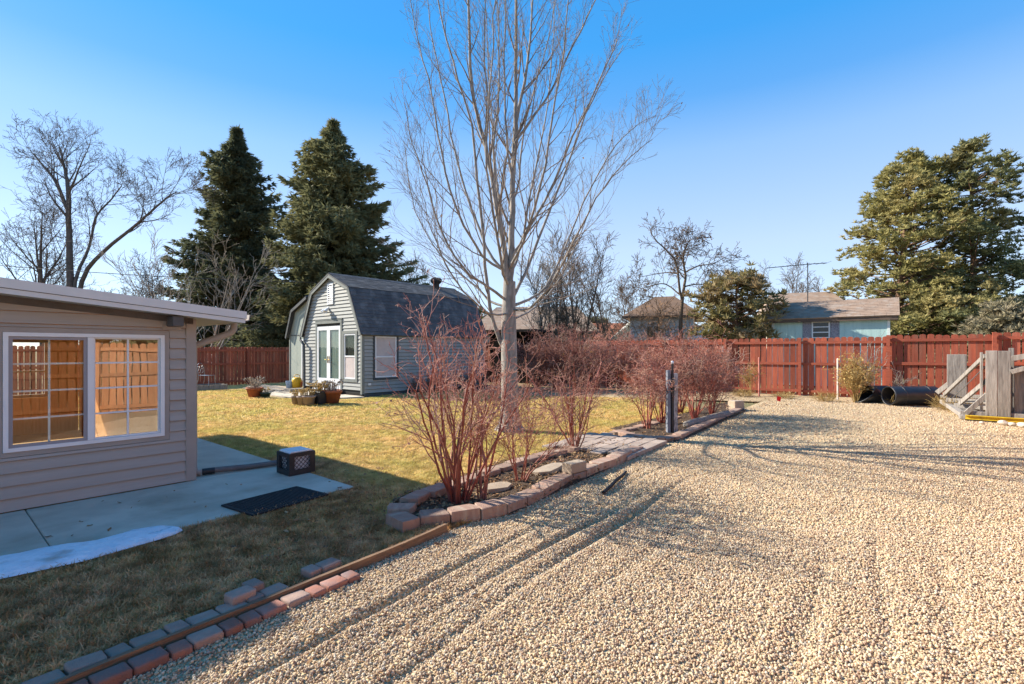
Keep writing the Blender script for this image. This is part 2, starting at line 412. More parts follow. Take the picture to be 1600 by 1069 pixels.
M['post_white'] = mat('peeling_white_post', (0.50, 0.47, 0.46), (0.16, 0.14, 0.14), 6, 0.85, 0.5, 25, (6, 6, 1.2), contrast=(0.42, 0.62))
M['post_blue'] = mat('blue_grey_post', (0.22, 0.24, 0.29), (0.14, 0.15, 0.18), 6, 0.8, 0.4, 25, (6, 6, 1))
M['flag_red'] = mat('red_flag', (0.65, 0.02, 0.02), rough=0.7)
M['wire'] = mat('black_cable', (0.03, 0.03, 0.03), rough=0.6)
M['stake_red'] = mat('faded_red_stake', (0.45, 0.14, 0.11), (0.5, 0.25, 0.2), 9, 0.8)
M['stake_white'] = mat('white_stake', (0.6, 0.55, 0.5), rough=0.8)
M['rug_label'] = mat('red_label', (0.4, 0.03, 0.03), (0.5, 0.35, 0.33), 20, 0.6)

def ground_mat(name, lo, hi, third, s1, s2, rough=0.95, bump=0.8, bscale=45, bdist=0.02, vor=False):
    m = mat(name, lo, hi, s1, rough, bump, bscale, c3=third, scale3=s2, spec=0.1, bdist=bdist)
    if vor:
        n, l = m.node_tree.nodes, m.node_tree.links
        b = n['Principled BSDF']
        tc = n.new('ShaderNodeTexCoord')
        vo = n.new('ShaderNodeTexVoronoi'); vo.inputs['Scale'].default_value = vor
        l.new(tc.outputs['Object'], vo.inputs['Vector'])
        cr = n.new('ShaderNodeValToRGB')
        st = [(0.0, (0.52, 0.37, 0.20)), (0.3, (0.62, 0.47, 0.28)), (0.55, (0.42, 0.28, 0.15)), (0.75, (0.68, 0.56, 0.37)), (1.0, (0.30, 0.19, 0.11))]
        while len(cr.color_ramp.elements) < len(st): cr.color_ramp.elements.new(0.5)
        for e, (p, c) in zip(cr.color_ramp.elements, st): e.position = p; e.color = (*c, 1)
        sp = n.new('ShaderNodeSeparateColor'); l.new(vo.outputs['Color'], sp.inputs[0]); l.new(sp.outputs[0], cr.inputs[0])
        nz = n.new('ShaderNodeTexNoise'); nz.inputs['Scale'].default_value = 0.5; nz.inputs['Detail'].default_value = 6
        l.new(tc.outputs['Object'], nz.inputs['Vector'])
        mr = n.new('ShaderNodeMapRange'); mr.inputs['From Min'].default_value = 0.3; mr.inputs['From Max'].default_value = 0.7
        mr.inputs['To Min'].default_value = 0.78; mr.inputs['To Max'].default_value = 1.15
        l.new(nz.outputs['Fac'], mr.inputs['Value'])
        hs = n.new('ShaderNodeHueSaturation'); l.new(cr.outputs[0], hs.inputs['Color']); l.new(mr.outputs[0], hs.inputs['Value'])
        l.new(hs.outputs[0], b.inputs['Base Color'])
        bp = n.new('ShaderNodeBump'); bp.inputs['Strength'].default_value = 1.0; bp.inputs['Distance'].default_value = 0.02; bp.invert = True
        l.new(vo.outputs['Distance'], bp.inputs['Height']); l.new(bp.outputs[0], b.inputs['Normal'])
    return m

M['lawn'] = ground_mat('dormant_lawn', (0.54, 0.41, 0.18), (0.40, 0.28, 0.12), (0.42, 0.34, 0.12), 5.0, 0.55, bscale=70)
M['gravel'] = ground_mat('pea_gravel', (0.5, 0.4, 0.28), (0.4, 0.3, 0.2), (0.4, 0.3, 0.2), 8, 1, vor=48.0)
M['ground'] = ground_mat('dry_ground', (0.24, 0.19, 0.10), (0.18, 0.14, 0.08), (0.16, 0.16, 0.07), 0.8, 0.2)
M['dirt'] = ground_mat('dry_dirt', (0.50, 0.37, 0.22), (0.38, 0.27, 0.16), (0.28, 0.20, 0.12), 7, 1.4)
PEB = [(0.0, (0.56, 0.41, 0.25)), (0.14, (0.65, 0.50, 0.32)), (0.28, (0.44, 0.30, 0.185)), (0.42, (0.72, 0.61, 0.44)), (0.54, (0.50, 0.34, 0.22)), (0.68, (0.32, 0.195, 0.125)), (0.84, (0.61, 0.45, 0.26)), (0.93, (0.40, 0.36, 0.31)), (1.0, (0.17, 0.10, 0.07))]
M['pebble'] = ramp_mat('tan_pebble', PEB, 0.75, 0.3, 0.2, 90)
M['blade'] = ramp_mat('dormant_grass_blade', [(0.0, (0.78, 0.62, 0.30)), (0.3, (0.70, 0.53, 0.24)), (0.5, (0.84, 0.70, 0.40)), (0.76, (0.70, 0.57, 0.22)), (0.92, (0.52, 0.48, 0.15)), (1.0, (0.58, 0.40, 0.21))], 0.85, 0.1)
def patchy(m, s1, s2, cols):
    """multiply the per-blade colour by slow patches laid over the ground"""
    n, l = m.node_tree.nodes, m.node_tree.links
    b = n['Principled BSDF']; src = b.inputs['Base Color'].links[0].from_socket
    geo = n.new('ShaderNodeNewGeometry')
    for sc_, (ca, cb) in zip((s1, s2), cols):
        nz = n.new('ShaderNodeTexNoise'); nz.inputs['Scale'].default_value = sc_; nz.inputs['Detail'].default_value = 4
        l.new(geo.outputs['Position'], nz.inputs['Vector'])
        mr = n.new('ShaderNodeMapRange'); mr.inputs['From Min'].default_value = .38; mr.inputs['From Max'].default_value = .62
        l.new(nz.outputs['Fac'], mr.inputs['Value'])
        c = n.new('ShaderNodeMix'); c.data_type = 'RGBA'; c.inputs['A'].default_value = (*ca, 1); c.inputs['B'].default_value = (*cb, 1)
        l.new(mr.outputs[0], c.inputs['Factor'])
        mu = n.new('ShaderNodeMix'); mu.data_type = 'RGBA'; mu.blend_type = 'MULTIPLY'; mu.inputs['Factor'].default_value = 1
        l.new(src, mu.inputs['A']); l.new(c.outputs['Result'], mu.inputs['B']); src = mu.outputs['Result']
    l.new(src, b.inputs['Base Color'])
def translucent(m, fac):
    """thin dry leaf: part of the light passes through"""
    n, l = m.node_tree.nodes, m.node_tree.links
    b = n['Principled BSDF']; o = n['Material Output']
    t = n.new('ShaderNodeBsdfTranslucent'); mx = n.new('ShaderNodeMixShader'); mx.inputs[0].default_value = fac
    sk = b.inputs['Base Color']
    if sk.links: l.new(sk.links[0].from_socket, t.inputs[0])
    else: t.inputs[0].default_value = sk.default_value
    l.new(b.outputs[0], mx.inputs[1]); l.new(t.outputs[0], mx.inputs[2]); l.new(mx.outputs[0], o.inputs['Surface'])
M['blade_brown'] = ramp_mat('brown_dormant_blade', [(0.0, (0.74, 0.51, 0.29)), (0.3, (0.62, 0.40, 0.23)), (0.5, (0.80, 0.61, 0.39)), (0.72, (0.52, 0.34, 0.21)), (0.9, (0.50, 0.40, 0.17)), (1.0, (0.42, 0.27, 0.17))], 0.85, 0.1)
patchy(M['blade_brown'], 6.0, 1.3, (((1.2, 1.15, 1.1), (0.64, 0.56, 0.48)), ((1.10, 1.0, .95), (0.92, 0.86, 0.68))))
patchy(M['blade'], 5.5, 0.8, (((1.10, 1.08, 1.06), (0.74, 0.68, 0.58)), ((1.08, 1.0, 1.0), (0.92, 0.98, 0.80))))
translucent(M['blade'], .45); translucent(M['blade_brown'], .35)
for k_ in ('spruce', 'spruce_warm', 'pine_needles', 'pine_green', 'pine_brown', 'juniper'): translucent(M[k_], .30)
for k_ in ('dead_leaf', 'dogwood_bud', 'straw'): translucent(M[k_], .2)
M['litter'] = ramp_mat('leaf_litter', [(0.0, (0.20, 0.11, 0.06)), (0.4, (0.31, 0.18, 0.09)), (0.7, (0.13, 0.075, 0.045)), (1.0, (0.42, 0.29, 0.16))], 0.85, 0.1)

# ------------------------------------------------------------------ the ground
def poly_sheet(name, pts, z, m, kind='structure', label=None, cat=None):
    me = bpy.data.meshes.new(name)
    me.from_pydata([(p[0], p[1], z) for p in pts], [], [tuple(range(len(pts)))])
    me.materials.append(m)
    o = link_mesh(name, me)
    return tag(o, label, cat, kind=kind)

def fbm(x, y, s, seed=0.0):
    return mnoise.fractal((x * s + seed, y * s - seed, seed), 1.0, 2.0, 4)

poly_sheet('ground', [(-900, -900), (900, -900), (900, 900), (-900, 900)], -0.06, M['ground'])

def bl(s, g=0.0, z=0.0):                                # a point by run along the border and offset onto the gravel
    return Vector((0.6 * s + 0.8 * g, 5.21 + 0.8 * s - 0.6 * g, z))

RUTS = [(0.62, 0.036, 0.036), (0.86, 0.034, 0.034), (1.16, 0.050, 0.040), (1.55, 0.014, 0.05), (2.75, 0.018, 0.06), (3.05, 0.014, 0.05), (3.45, 0.012, 0.06), (4.4, 0.02, 0.1)]
def gravel_h(S, Gg):
    """Height of the gravel (numpy) over run S and offset Gg."""
    h = 0.012 * np.sin(S * 0.9 + Gg * 1.7) * np.sin(Gg * 1.1 - S * 0.35) + 0.010 * np.sin(S * 2.3 + 0.7 * Gg) * np.cos(Gg * 2.9 + S * 0.4)
    for g0, d, w in RUTS:
        gg = Gg - g0 - 0.05 * np.sin(S * 0.55 + g0 * 9) - 0.02 * np.sin(S * 1.9 + g0)
        amp = d * (0.65 + 0.35 * np.sin(S * 1.4 + g0 * 17)) * np.clip((3.5 - S) / 3.0, 0.15, 1)
        h = h - amp * np.exp(-(gg / w) ** 2) + 0.45 * amp * np.exp(-((np.abs(gg) - 2.2 * w) / (1.1 * w)) ** 2)
    edge = np.clip(Gg / 0.35, 0, 1)
    return h * edge - 0.006

def grid_sheet(name, s_arr, g_arr, hf, m, frame):
    S, Gg = np.meshgrid(s_arr, g_arr, indexing='ij')
    Z = hf(S, Gg)
    X, Y = frame(S, Gg)
    V = np.stack([X, Y, Z], -1).reshape(-1, 3)
    ns, ng = len(s_arr), len(g_arr)
    i = np.arange(ns - 1)[:, None]; j = np.arange(ng - 1)[None, :]
    q = np.stack([i * ng + j, i * ng + j + 1, (i + 1) * ng + j + 1, (i + 1) * ng + j], -1).reshape(-1, 4)
    mb = MB(); mb.v.append(V.astype(np.float32)); mb.n = len(V); mb.f = q[:, ::-1].tolist(); mb.sm = [True] * len(q)
    return mb.build(name, m)

fr_bl = lambda S, Gg: (0.6 * S + 0.8 * Gg, 5.21 + 0.8 * S - 0.6 * Gg)
s_arr = np.concatenate([np.arange(-7, 3, 0.05), np.arange(3, 20, 0.25)])
g_arr = np.concatenate([np.arange(-0.12, 4.2, 0.025), np.arange(4.2, 13, 0.2)])
tag(grid_sheet('gravel_drive', s_arr, g_arr, gravel_h, M['gravel'], fr_bl), kind='structure')

LAWN = [bl(-7, -0.03), bl(8.6, -0.03), (4.7, 16.9), (1.8, 17.35), (-0.2, 18.0), (-2.2, 21.0), (-7.3, 30.3), (-13.9, 22.5), (-24.0, 10.6), (-14, -4)]
LAWN = [(p[0], p[1]) for p in LAWN]
def inside(P, poly):
    x, y = P[:, 0], P[:, 1]
    r = np.zeros(len(P), bool)
    n = len(poly)
    for i in range(n):
        x0, y0 = poly[i]; x1, y1 = poly[(i + 1) % n]
        c = ((y0 > y) != (y1 > y)) & (x < (x1 - x0) * (y - y0) / (y1 - y0 + 1e-12) + x0)
        r ^= c
    return r
poly_sheet('lawn', LAWN, 0.0, M['lawn'])
poly_sheet('dirt_strip', [(4.7, 16.9), (1.8, 17.35), (-0.2, 18.0), (-2.2, 21.0), (-8.0, 27.5), (-7, 31.2), (11, 17.8), (9.0, 15.6)], -0.012, M['dirt'])

# house frame: local x runs along the wall, local y goes into the house
C0 = Vector((-3.86, 6.09, 0))
def hw(x, y, z=0.0):
    return C0 + U * x - N * y + Vector((0, 0, z))
def tohouse(P):
    d = P[:, :2] - np.array([[C0.x, C0.y]])
    return d @ np.array([U.x, U.y]), d @ np.array([-N.x, -N.y])

# patio slab: two legs of an L, cut by joints into bays
patio = thing('patio', None, None, C0, UROT)
patio['kind'] = 'structure'
for x0, x1 in ((-7.0, -4.4), (-4.395, -1.463), (-1.456, 1.113)):
    mb = MB().box(x0, -1.743, -0.06, x1, -0.02, 0.035)
    link_mesh('slab', bevelled_mesh(mb, 'slab', M['concrete'], 0.008, 1), patio)
for y0, y1 in ((-0.01, 2.4), (2.41, 5.2)):
    mb = MB().box(0.02, y0, -0.06, 1.113, y1, 0.035)
    link_mesh('slab', bevelled_mesh(mb, 'slab', M['concrete'], 0.008, 1), patio)

# snow left along the slab edge
snow_px = [(-40, 878), (20, 868), (60, 860), (105, 852), (150, 847), (178, 839), (205, 831), (240, 826.5), (268, 826), (285, 829), (272, 836), (240, 846), (190, 860), (130, 877), (60, 892), (0, 905), (-40, 912)]
pts = [gp(x, y, 0.036) for x, y in snow_px]
sm = MB()
cen = Vector((sum(p.x for p in pts) / len(pts), sum(p.y for p in pts) / len(pts), 0))
rings = []
for k, (f, h) in enumerate(((1.0, 0.0), (0.94, 0.016), (0.75, 0.026), (0.4, 0.030))):
    ring = []
    for i, p in enumerate(pts):
        q = pts[(len(pts) - i) % len(pts)]
        # shrink towards the mid-line of the strip
        j = len(pts) - 1 - i
        mid = (p + pts[j]) / 2
        r = mid.lerp(p, f)
        ring.append((r.x + 0.004 * math.sin(i * 5 + k), r.y, 0.036 + h * (1 + .3 * math.sin(i * 3.1 + k * 2))))
    rings.append(ring)
n = len(pts); vs = [v for r in rings for v in r]; fs = []
for k in range(3):
    for i in range(n):
        j = (i + 1) % n
        fs.append((k * n + i, k * n + j, (k + 1) * n + j, (k + 1) * n + i))
fs.append(tuple(range(3 * n, 4 * n)))
sm.add(vs, fs, True)
tag(sm.build('snow', M['snow']), 'thin strip of old snow melting along the slab edge', 'snow', kind='stuff')

# ------------------------------------------------------------------ scattered stuff (geometry-node instances of real meshes)
def source(me):
    return bpy.data.objects.new(me.name, me)            # never linked: only feeds the instancer

def scatter(name, P, meshes, m, smin, smax, kind='stuff', tilt=PI, normal_z=False, label=None, cat=None):
    mb = bpy.data.meshes.new(name)
    mb.vertices.add(len(P)); mb.vertices.foreach_set('co', P.astype(np.float32).reshape(-1)); mb.update()
    mb.materials.append(m)
    o = link_mesh(name, mb)
    tag(o, label, cat, kind=kind)
    ng = bpy.data.node_groups.new(name, 'GeometryNodeTree')
    ng.interface.new_socket('Geometry', in_out='INPUT', socket_type='NodeSocketGeometry')
    ng.interface.new_socket('Geometry', in_out='OUTPUT', socket_type='NodeSocketGeometry')
    n, l = ng.nodes, ng.links
    gi, go = n.new('NodeGroupInput'), n.new('NodeGroupOutput')
    iop = n.new('GeometryNodeInstanceOnPoints'); g2i = n.new('GeometryNodeGeometryToInstance')
    for me in meshes:
        oi = n.new('GeometryNodeObjectInfo'); oi.inputs['Object'].default_value = source(me)
        l.new(oi.outputs['Geometry'], g2i.inputs[0])
    rr = n.new('FunctionNodeRandomValue'); rr.data_type = 'FLOAT_VECTOR'
    rr.inputs[0].default_value = (-tilt, -tilt, 0); rr.inputs[1].default_value = (tilt, tilt, 2 * PI)
    rs = n.new('FunctionNodeRandomValue'); rs.data_type = 'FLOAT'
    rs.inputs[2].default_value = smin; rs.inputs[3].default_value = smax; rs.inputs['Seed'].default_value = 3
    ri = n.new('FunctionNodeRandomValue'); ri.data_type = 'INT'
    ri.inputs[4].default_value = 0; ri.inputs[5].default_value = len(meshes) - 1; ri.inputs['Seed'].default_value = 9
    iop.inputs['Pick Instance'].default_value = True
    l.new(gi.outputs[0], iop.inputs['Points']); l.new(g2i.outputs[0], iop.inputs['Instance'])
    l.new(rr.outputs[0], iop.inputs['Rotation']); l.new(rs.outputs[1], iop.inputs['Scale']); l.new(ri.outputs[2], iop.inputs['Instance Index'])
    l.new(iop.outputs[0], go.inputs[0])
    md = o.modifiers.new('scatter', 'NODES'); md.node_group = ng
    return o

def pebble_mesh(k):
    import bmesh
    bm = bmesh.new(); bmesh.ops.create_icosphere(bm, subdivisions=2 if k < 1 else 1, radius=1.0)
    sx, sy, sz = random.uniform(0.85, 1.25), random.uniform(0.7, 1.0), random.uniform(0.55, 0.85)
    for v in bm.verts:
        v.co *= 1 + 0.34 * mnoise.noise(v.co * 1.3 + Vector((k * 7.0, 0, 0)))
        v.co.x *= sx; v.co.y *= sy; v.co.z *= sz
    me = bpy.data.meshes.new('pebble'); bm.to_mesh(me); bm.free()
    for p in me.polygons: p.use_smooth = k < 2
    me.materials.append(M['pebble'])
    return me

pebs = [pebble_mesh(k) for k in range(6)]
def gravel_points(n, ymin, ymax, smin=-5, smax=12, gmin=0.0, gmax=9.5):
    S = rng.uniform(smin, smax, n); Gg = rng.uniform(gmin, gmax, n)
    X, Y = fr_bl(S, Gg)
    keep = (Y > ymin) & (Y < ymax) & (np.abs(X) < Y * 1.08 + 0.6)
    S, Gg, X, Y = S[keep], Gg[keep], X[keep], Y[keep]
    return np.stack([X, Y, gravel_h(S, Gg)], -1)
P1 = gravel_points(1150000, 1.9, 4.6)
P2 = gravel_points(360000, 4.6, 8.5)
P3 = gravel_points(60000, 8.5, 16.5, smax=16)
for P, a, b, dz in ((P1, 0.0040, 0.0115, 0.003), (P2, 0.0054, 0.0130, 0.003), (P3, 0.009, 0.019, 0.004)):
    P[:, 2] += dz + rng.uniform(-0.004, 0.006, len(P))
    scatter('gravel', P, pebs, M['pebble'], a, b)

def tuft_mesh(k, nb, hmin, hmax, spread, w, m='blade'):
    mb = MB(); T = []
    r = np.random.default_rng(100 + k)
    for _ in range(nb):
        a = r.uniform(0, 2 * PI); rad = r.uniform(0, spread)
        bx, by = rad * math.cos(a), rad * math.sin(a)
        h = r.uniform(hmin, hmax); lean = r.uniform(0.4, 1.6) * h; la = r.uniform(0, 2 * PI)
        tx, ty = bx + lean * math.cos(la), by + lean * math.sin(la)
        mx_, my_ = bx + 0.35 * (tx - bx), by + 0.35 * (ty - by)
        wx, wy = -math.sin(la) * w / 2, math.cos(la) * w / 2
        b0, b1 = (bx - wx, by - wy, -0.004), (bx + wx, by + wy, -0.004)
        m0, m1 = (mx_ - wx * .8, my_ - wy * .8, h * 0.7), (mx_ + wx * .8, my_ + wy * .8, h * 0.7)
        t = (tx, ty, h * r.uniform(0.75, 1.05))
        T += [(b0, b1, m1), (b0, m1, m0), (m0, m1, t)]
    mb.tris(T)
    me = mb.mesh('grass_tuft', M[m])
    return me

tuft_near = [tuft_mesh(k, 12, 0.010, 0.032, 0.030, 0.0046) for k in range(4)]
tuft_brown = [tuft_mesh(k, 12, 0.012, 0.036, 0.030, 0.0044, 'blade_brown') for k in range(20, 24)]
tuft_far = [tuft_mesh(10 + k, 14, 0.012, 0.040, 0.065, 0.011) for k in range(3)]
BED1 = [gp(*p) for p in ((608, 815), (655, 829), (720, 817), (800, 803), (880, 765), (990, 715), (1010, 690), (930, 690), (870, 702), (790, 722), (690, 758), (612, 782))]
BED1 = [(p.x, p.y) for p in BED1]
BED2 = [gp(*p) for p in ((952, 672), (1014, 692), (1064, 690), (1110, 668), (1165, 643), (1150, 625), (1060, 648), (998, 660))]
BED2 = [(p.x, p.y) for p in BED2]
SHED0 = Vector((-5.13, 17.27, 0))
ED_ = Vector((1.557, 2.096)).normalized()
def lawn_points(n, xr, yr, dens=None):
    P = np.stack([rng.uniform(*xr, n), rng.uniform(*yr, n)], -1)
    k = inside(P, LAWN) & (np.abs(P[:, 0]) < P[:, 1] * 1.06 + 0.5) & ~inside(P, BED1) & ~inside(P, BED2)
    qs = (P[:, 0]) * .6 + (P[:, 1] - 5.21) * .8; qg = P[:, 0] * .8 - (P[:, 1] - 5.21) * .6
    k &= ~((qs > 2.7) & (qs < 4.6) & (qg > -1.5))
    eS = (P - np.array([[-2.142, 2.344]])) @ np.array([ED_[0], ED_[1]]); eG = (P - np.array([[-2.142, 2.344]])) @ np.array([ED_[1], -ED_[0]])
    k &= ~((eG > -.165) & (eS < 1.08)) & ~((eG > -.02) & (eS < 2.8))
    hx, hy = tohouse(P)
    k &= ~((hx < 1.113) & (hx > -7) & (hy > -1.735) & (hy < 5.2))
    d = P - np.array([[SHED0.x, SHED0.y]])
    sx, sy = d @ np.array([U.x, U.y]), d @ np.array([-N.x, -N.y])
    k &= ~((sx > -0.02) & (sx < 6.8) & (sy > -0.02) & (sy < 6))
    k &= ~(((sx + 0.2) / 2.0) ** 2 + ((sy - 2.8) / 3.3) ** 2 < 1)
    P = P[k]
    return np.concatenate([P, np.zeros((len(P), 1))], 1)
def brown_turf(P):
    hx, hy = tohouse(P)                                 # the browner turf between the slab and the drive
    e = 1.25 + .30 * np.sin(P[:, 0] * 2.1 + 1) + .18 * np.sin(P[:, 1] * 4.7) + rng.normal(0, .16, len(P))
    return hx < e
PN = lawn_points(150000, (-5.0, 1.0), (1.7, 7.5)); kk = brown_turf(PN)
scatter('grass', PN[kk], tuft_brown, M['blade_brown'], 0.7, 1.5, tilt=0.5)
scatter('grass', PN[~kk], tuft_near, M['blade'], 0.8, 1.5, tilt=0.5)
PN = lawn_points(80000, (-7.5, 4.5), (5.5, 11.5)); PN = PN[~((PN[:, 0] > -5) & (PN[:, 0] < 1) & (PN[:, 1] < 7.5))]
scatter('grass', PN, tuft_near, M['blade'], 1.0, 1.7, tilt=0.45)
scatter('grass', lawn_points(60000, (-15, 6), (10.5, 20.5)), tuft_far, M['blade'], 0.7, 1.3, tilt=0.4)

# ------------------------------------------------------------------ walls of lap siding
def clip_poly(poly, a, b, c):
    """keep a*x + b*z <= c"""
    out = []
    for i in range(len(poly)):
        p, q = poly[i], poly[(i + 1) % len(poly)]
        dp, dq = a * p[0] + b * p[1] - c, a * q[0] + b * q[1] - c
        if dp <= 0: out.append(p)
        if dp * dq < 0:
            t = dp / (dp - dq)
            out.append((p[0] + t * (q[0] - p[0]), p[1] + t * (q[1] - p[1])))
    return out

def cut_rect(rects, h):
    res = []
    for (x0, z0, x1, z1) in rects:
        hx0, hz0, hx1, hz1 = max(x0, h[0]), max(z0, h[1]), min(x1, h[2]), min(z1, h[3])
        if hx0 >= hx1 or hz0 >= hz1:
            res.append((x0, z0, x1, z1)); continue
        if hx0 - x0 > .01: res.append((x0, z0, hx0, z1))
        if x1 - hx1 > .01: res.append((hx1, z0, x1, z1))
        if hz0 - z0 > .01: res.append((hx0, z0, hx1, hz0))
        if z1 - hz1 > .01: res.append((hx0, hz1, hx1, z1))
    return res

def lap_siding(parent, fr, x0, x1, z0, z1, step, m, holes=(), clips=(), off=0.0, proud=0.027, name='siding_plank', gap=0.005):
    k = 0
    z = z0
    while z < z1 - 0.005:
        zt = z + step
        rects = [(x0, z + gap, x1, min(zt, z1))]
        for h in holes: rects = cut_rect(rects, h)
        for r in rects:
            poly = [(r[0], r[1]), (r[2], r[1]), (r[2], r[3]), (r[0], r[3])]
            for c in clips: poly = clip_poly(poly, *c) if len(poly) > 2 else poly
            if len(poly) < 3: continue
            n = len(poly)
            yo = lambda zz: off + proud * (1 - min(1, (zz - z) / step) * 0.85)
            vs = [fr(a, yo(q), q) for a, q in poly] + [fr(a, off - 0.012, q) for a, q in poly]
            fs = [tuple(range(n)), tuple(range(n, 2 * n))[::-1]] + [(i, n + i, n + (i + 1) % n, (i + 1) % n) for i in range(n)]
            MB().add(vs, fs).build(name, m, parent)
            k += 1
        z = zt

# ------------------------------------------------------------------ the house at the left
house = thing('house', 'taupe lap-sided house wall with a wide white slider window and pale metal roof edge', 'house', C0, UROT)
hfr = lambda a, o, z: (a, -o, z)                       # wall plane of the window wall
SL = 0.088
def sof(x): return 1.943 + SL * (0.5 - x)
HL, HW_ = 7.0, 6.0
WX0, WX1, WZ0, WZ1 = -1.618, -0.294, 0.615, 1.779
WM = -0.9597
# framing behind the siding, with an opening
def wall_with_hole(x0, x1, z0, ztop, hx0, hx1, hz0, hz1, y0, y1):
    mb = MB()
    mb.prism([(x0, z0), (hx0, z0), (hx0, ztop(hx0)), (x0, ztop(x0))], lambda a, o, z: (a, o, z), y0, y1)
    mb.prism([(hx1, z0), (x1, z0), (x1, ztop(x1)), (hx1, ztop(hx1))], lambda a, o, z: (a, o, z), y0, y1)
    mb.prism([(hx0, z0), (hx1, z0), (hx1, hz0), (hx0, hz0)], lambda a, o, z: (a, o, z), y0, y1)
    mb.prism([(hx0, hz1), (hx1, hz1), (hx1, ztop(hx1)), (hx0, ztop(hx0))], lambda a, o, z: (a, o, z), y0, y1)
    return mb
wall_with_hole(-HL, -0.005, 0.04, lambda x: sof(x) - .004, WX0, WX1, WZ0, WZ1, 0.012, 0.12).build('wall', M['pine'], house)
lap_siding(house, hfr, -HL, -0.075, 0.04, 2.62, 0.1217, M['siding'], [(WX0 - .055, WZ0 - .055, WX1 + .055, WZ1 + .055)], [(SL, 1, sof(0) - .006)])
# eave-side wall, far wall with a big window, back wall, floor, ceiling
MB().box(-0.12, 0.125, 0.04, -0.005, HW_ - .13, sof(0) - .03).build('wall', M['pine'], house)
MB().box(-0.0, 0.0, 0.04, 0.012, HW_, sof(0) - .03).build('wall_cladding', M['siding'], house)
FX0, FX1, FZ0, FZ1 = -3.9, -0.55, 0.74, 1.80
wall_with_hole(-HL, -0.125, 0.04, lambda x: sof(x) - .004, FX0, FX1, FZ0, FZ1, HW_ - .12, HW_ - .02).build('wall', M['pine'], house)
MB().box(-HL - .1, 0.0, 0.04, -HL, HW_, 2.55).build('wall', M['siding'], house)
MB().box(-HL, 0.125, 0.0, -0.125, HW_ - .125, 0.06).build('floor', M['room_floor'], house)
ff = MB()
for a, b, c, d in ((FX0, FZ0, FX0 + .06, FZ1), (FX1 - .06, FZ0, FX1, FZ1), (FX0 + .06, FZ0, FX1 - .06, FZ0 + .05), (FX0 + .06, FZ1 - .05, FX1 - .06, FZ1), (-1.82, FZ0 + .05, -1.72, FZ1 - .05), (-2.95, FZ0 + .05, -2.87, FZ1 - .05), (FX0 + .06, 1.2, -2.95, 1.23), (-2.87, 1.2, -1.82, 1.23), (-1.72, 1.2, FX1 - .06, 1.23)):
    ff.box(a, HW_ - .10, b, c, HW_ - .05, d)
ff.build('rear_window_frame', M['trim_taupe'], house)
MB().box(FX0 - .08, HW_ - .19, FZ0 - .04, FX1 + .08, HW_ - .121, FZ0 - .003).build('rear_window_sill', M['pine'], house)
# roof: sloping slab with rake and eave overhang
def slab_roof(z_lo, z_hi, y0, y1, x0, x1):
    mb = MB()
    return mb.prism([(x0, sof(x0) + z_lo), (x1, sof(x1) + z_lo), (x1, sof(x1) + z_hi), (x0, sof(x0) + z_hi)], lambda a, o, z: (a, o, z), y0, y1)
slab_roof(0.002, 0.012, -0.275, HW_ + .3, -HL - .2, 0.475).build('soffit', M['soffit'], house)
slab_roof(0.014, 0.128, -0.27, HW_ + .29, -HL - .2, 0.47).build('roof_deck', M['beam'], house)
slab_roof(0.130, 0.140, -0.285, HW_ + .3, -HL - .2, 0.485).build('roof', M['fascia'], house)
slab_roof(0.052, 0.142, -0.308, -0.288, -HL - .2, 0.505).build('rake_fascia', M['fascia'], house)
slab_roof(-0.002, 0.046, -0.298, -0.279, -HL - .2, 0.490).build('rake_trim', M['fascia'], house)
slab_roof(-0.070, 0.0, -0.030, -0.0185, -HL, -0.0).build('frieze_board', M['beam'], house)
MB().prism([(-HL - .2, sof(-HL) + .15), (-2.05, sof(-2.05) + .143), (-2.05, sof(-2.05) + .27), (-HL - .2, sof(-HL) + .42)], lambda a, o, z: (a, o, z), -0.30, HW_ + .2).build('added_shadow_roof', M['fascia'], house)  # unseen raised block, added to carry the house shadow farther over the gravel
MB().box(0.487, -0.285, sof(.5) + .03, 0.503, HW_ + .3, sof(.5) + .14).build('eave_fascia', M['fascia'], house)
MB().prism([(0.505, sof(.5) + .02), (0.60, sof(.5) + .04), (0.61, sof(.5) + .115), (0.60, sof(.5) + .115), (0.59, sof(.5) + .05), (0.515, sof(.5) + .03)], lambda a, o, z: (a, o, z), -0.15, HW_).build('gutter', M['trim_taupe'], house)
# corner post, beam end
mb = MB(); mb.box(-0.075, -0.030, 0.04, 0.035, 0.0, sof(0) - .012); mb.box(0.014, 0.002, 0.04, 0.035, 0.07, sof(0) - .03)
link_mesh('corner_trim', bevelled_mesh(mb, 'corner_trim', M['trim_taupe'], .004, 1), house)
mb = MB(); mb.box(-0.275, -0.26, sof(-.2) - .125, -0.165, -0.031, sof(-.2) - .012)
link_mesh('beam_end', bevelled_mesh(mb, 'beam_end', M['beam'], .006, 1), house)
mb = MB()
for a, b, c, d in ((-.315, sof(-.2) - .16, -.278, sof(-.2) - .045), (-.162, sof(-.2) - .16, -.125, sof(-.2) - .05), (-.278, sof(-.2) - .16, -.162, sof(-.2) - .128)):
    mb.box(a, -.026, b, c, -.0185, d)
mb.build('beam_trim', M['trim_taupe'], house)
# downspout under the eave, back to the wall and down
ds = MB()
pth = [(0.53, .16, sof(.5) + .03), (0.53, .16, sof(.5) - .06), (0.50, .16, sof(.5) - .10), (0.44, .16, sof(.5) - .135), (0.10, .16, sof(.5) - .27), (0.06, .16, sof(.5) - .31), (0.06, .16, .16), (0.085, .16, .09), (0.14, .16, .075)]
ds.curve(pth, [0.042] * len(pth), 10)
ds.build('downspout', M['trim_taupe'], house)

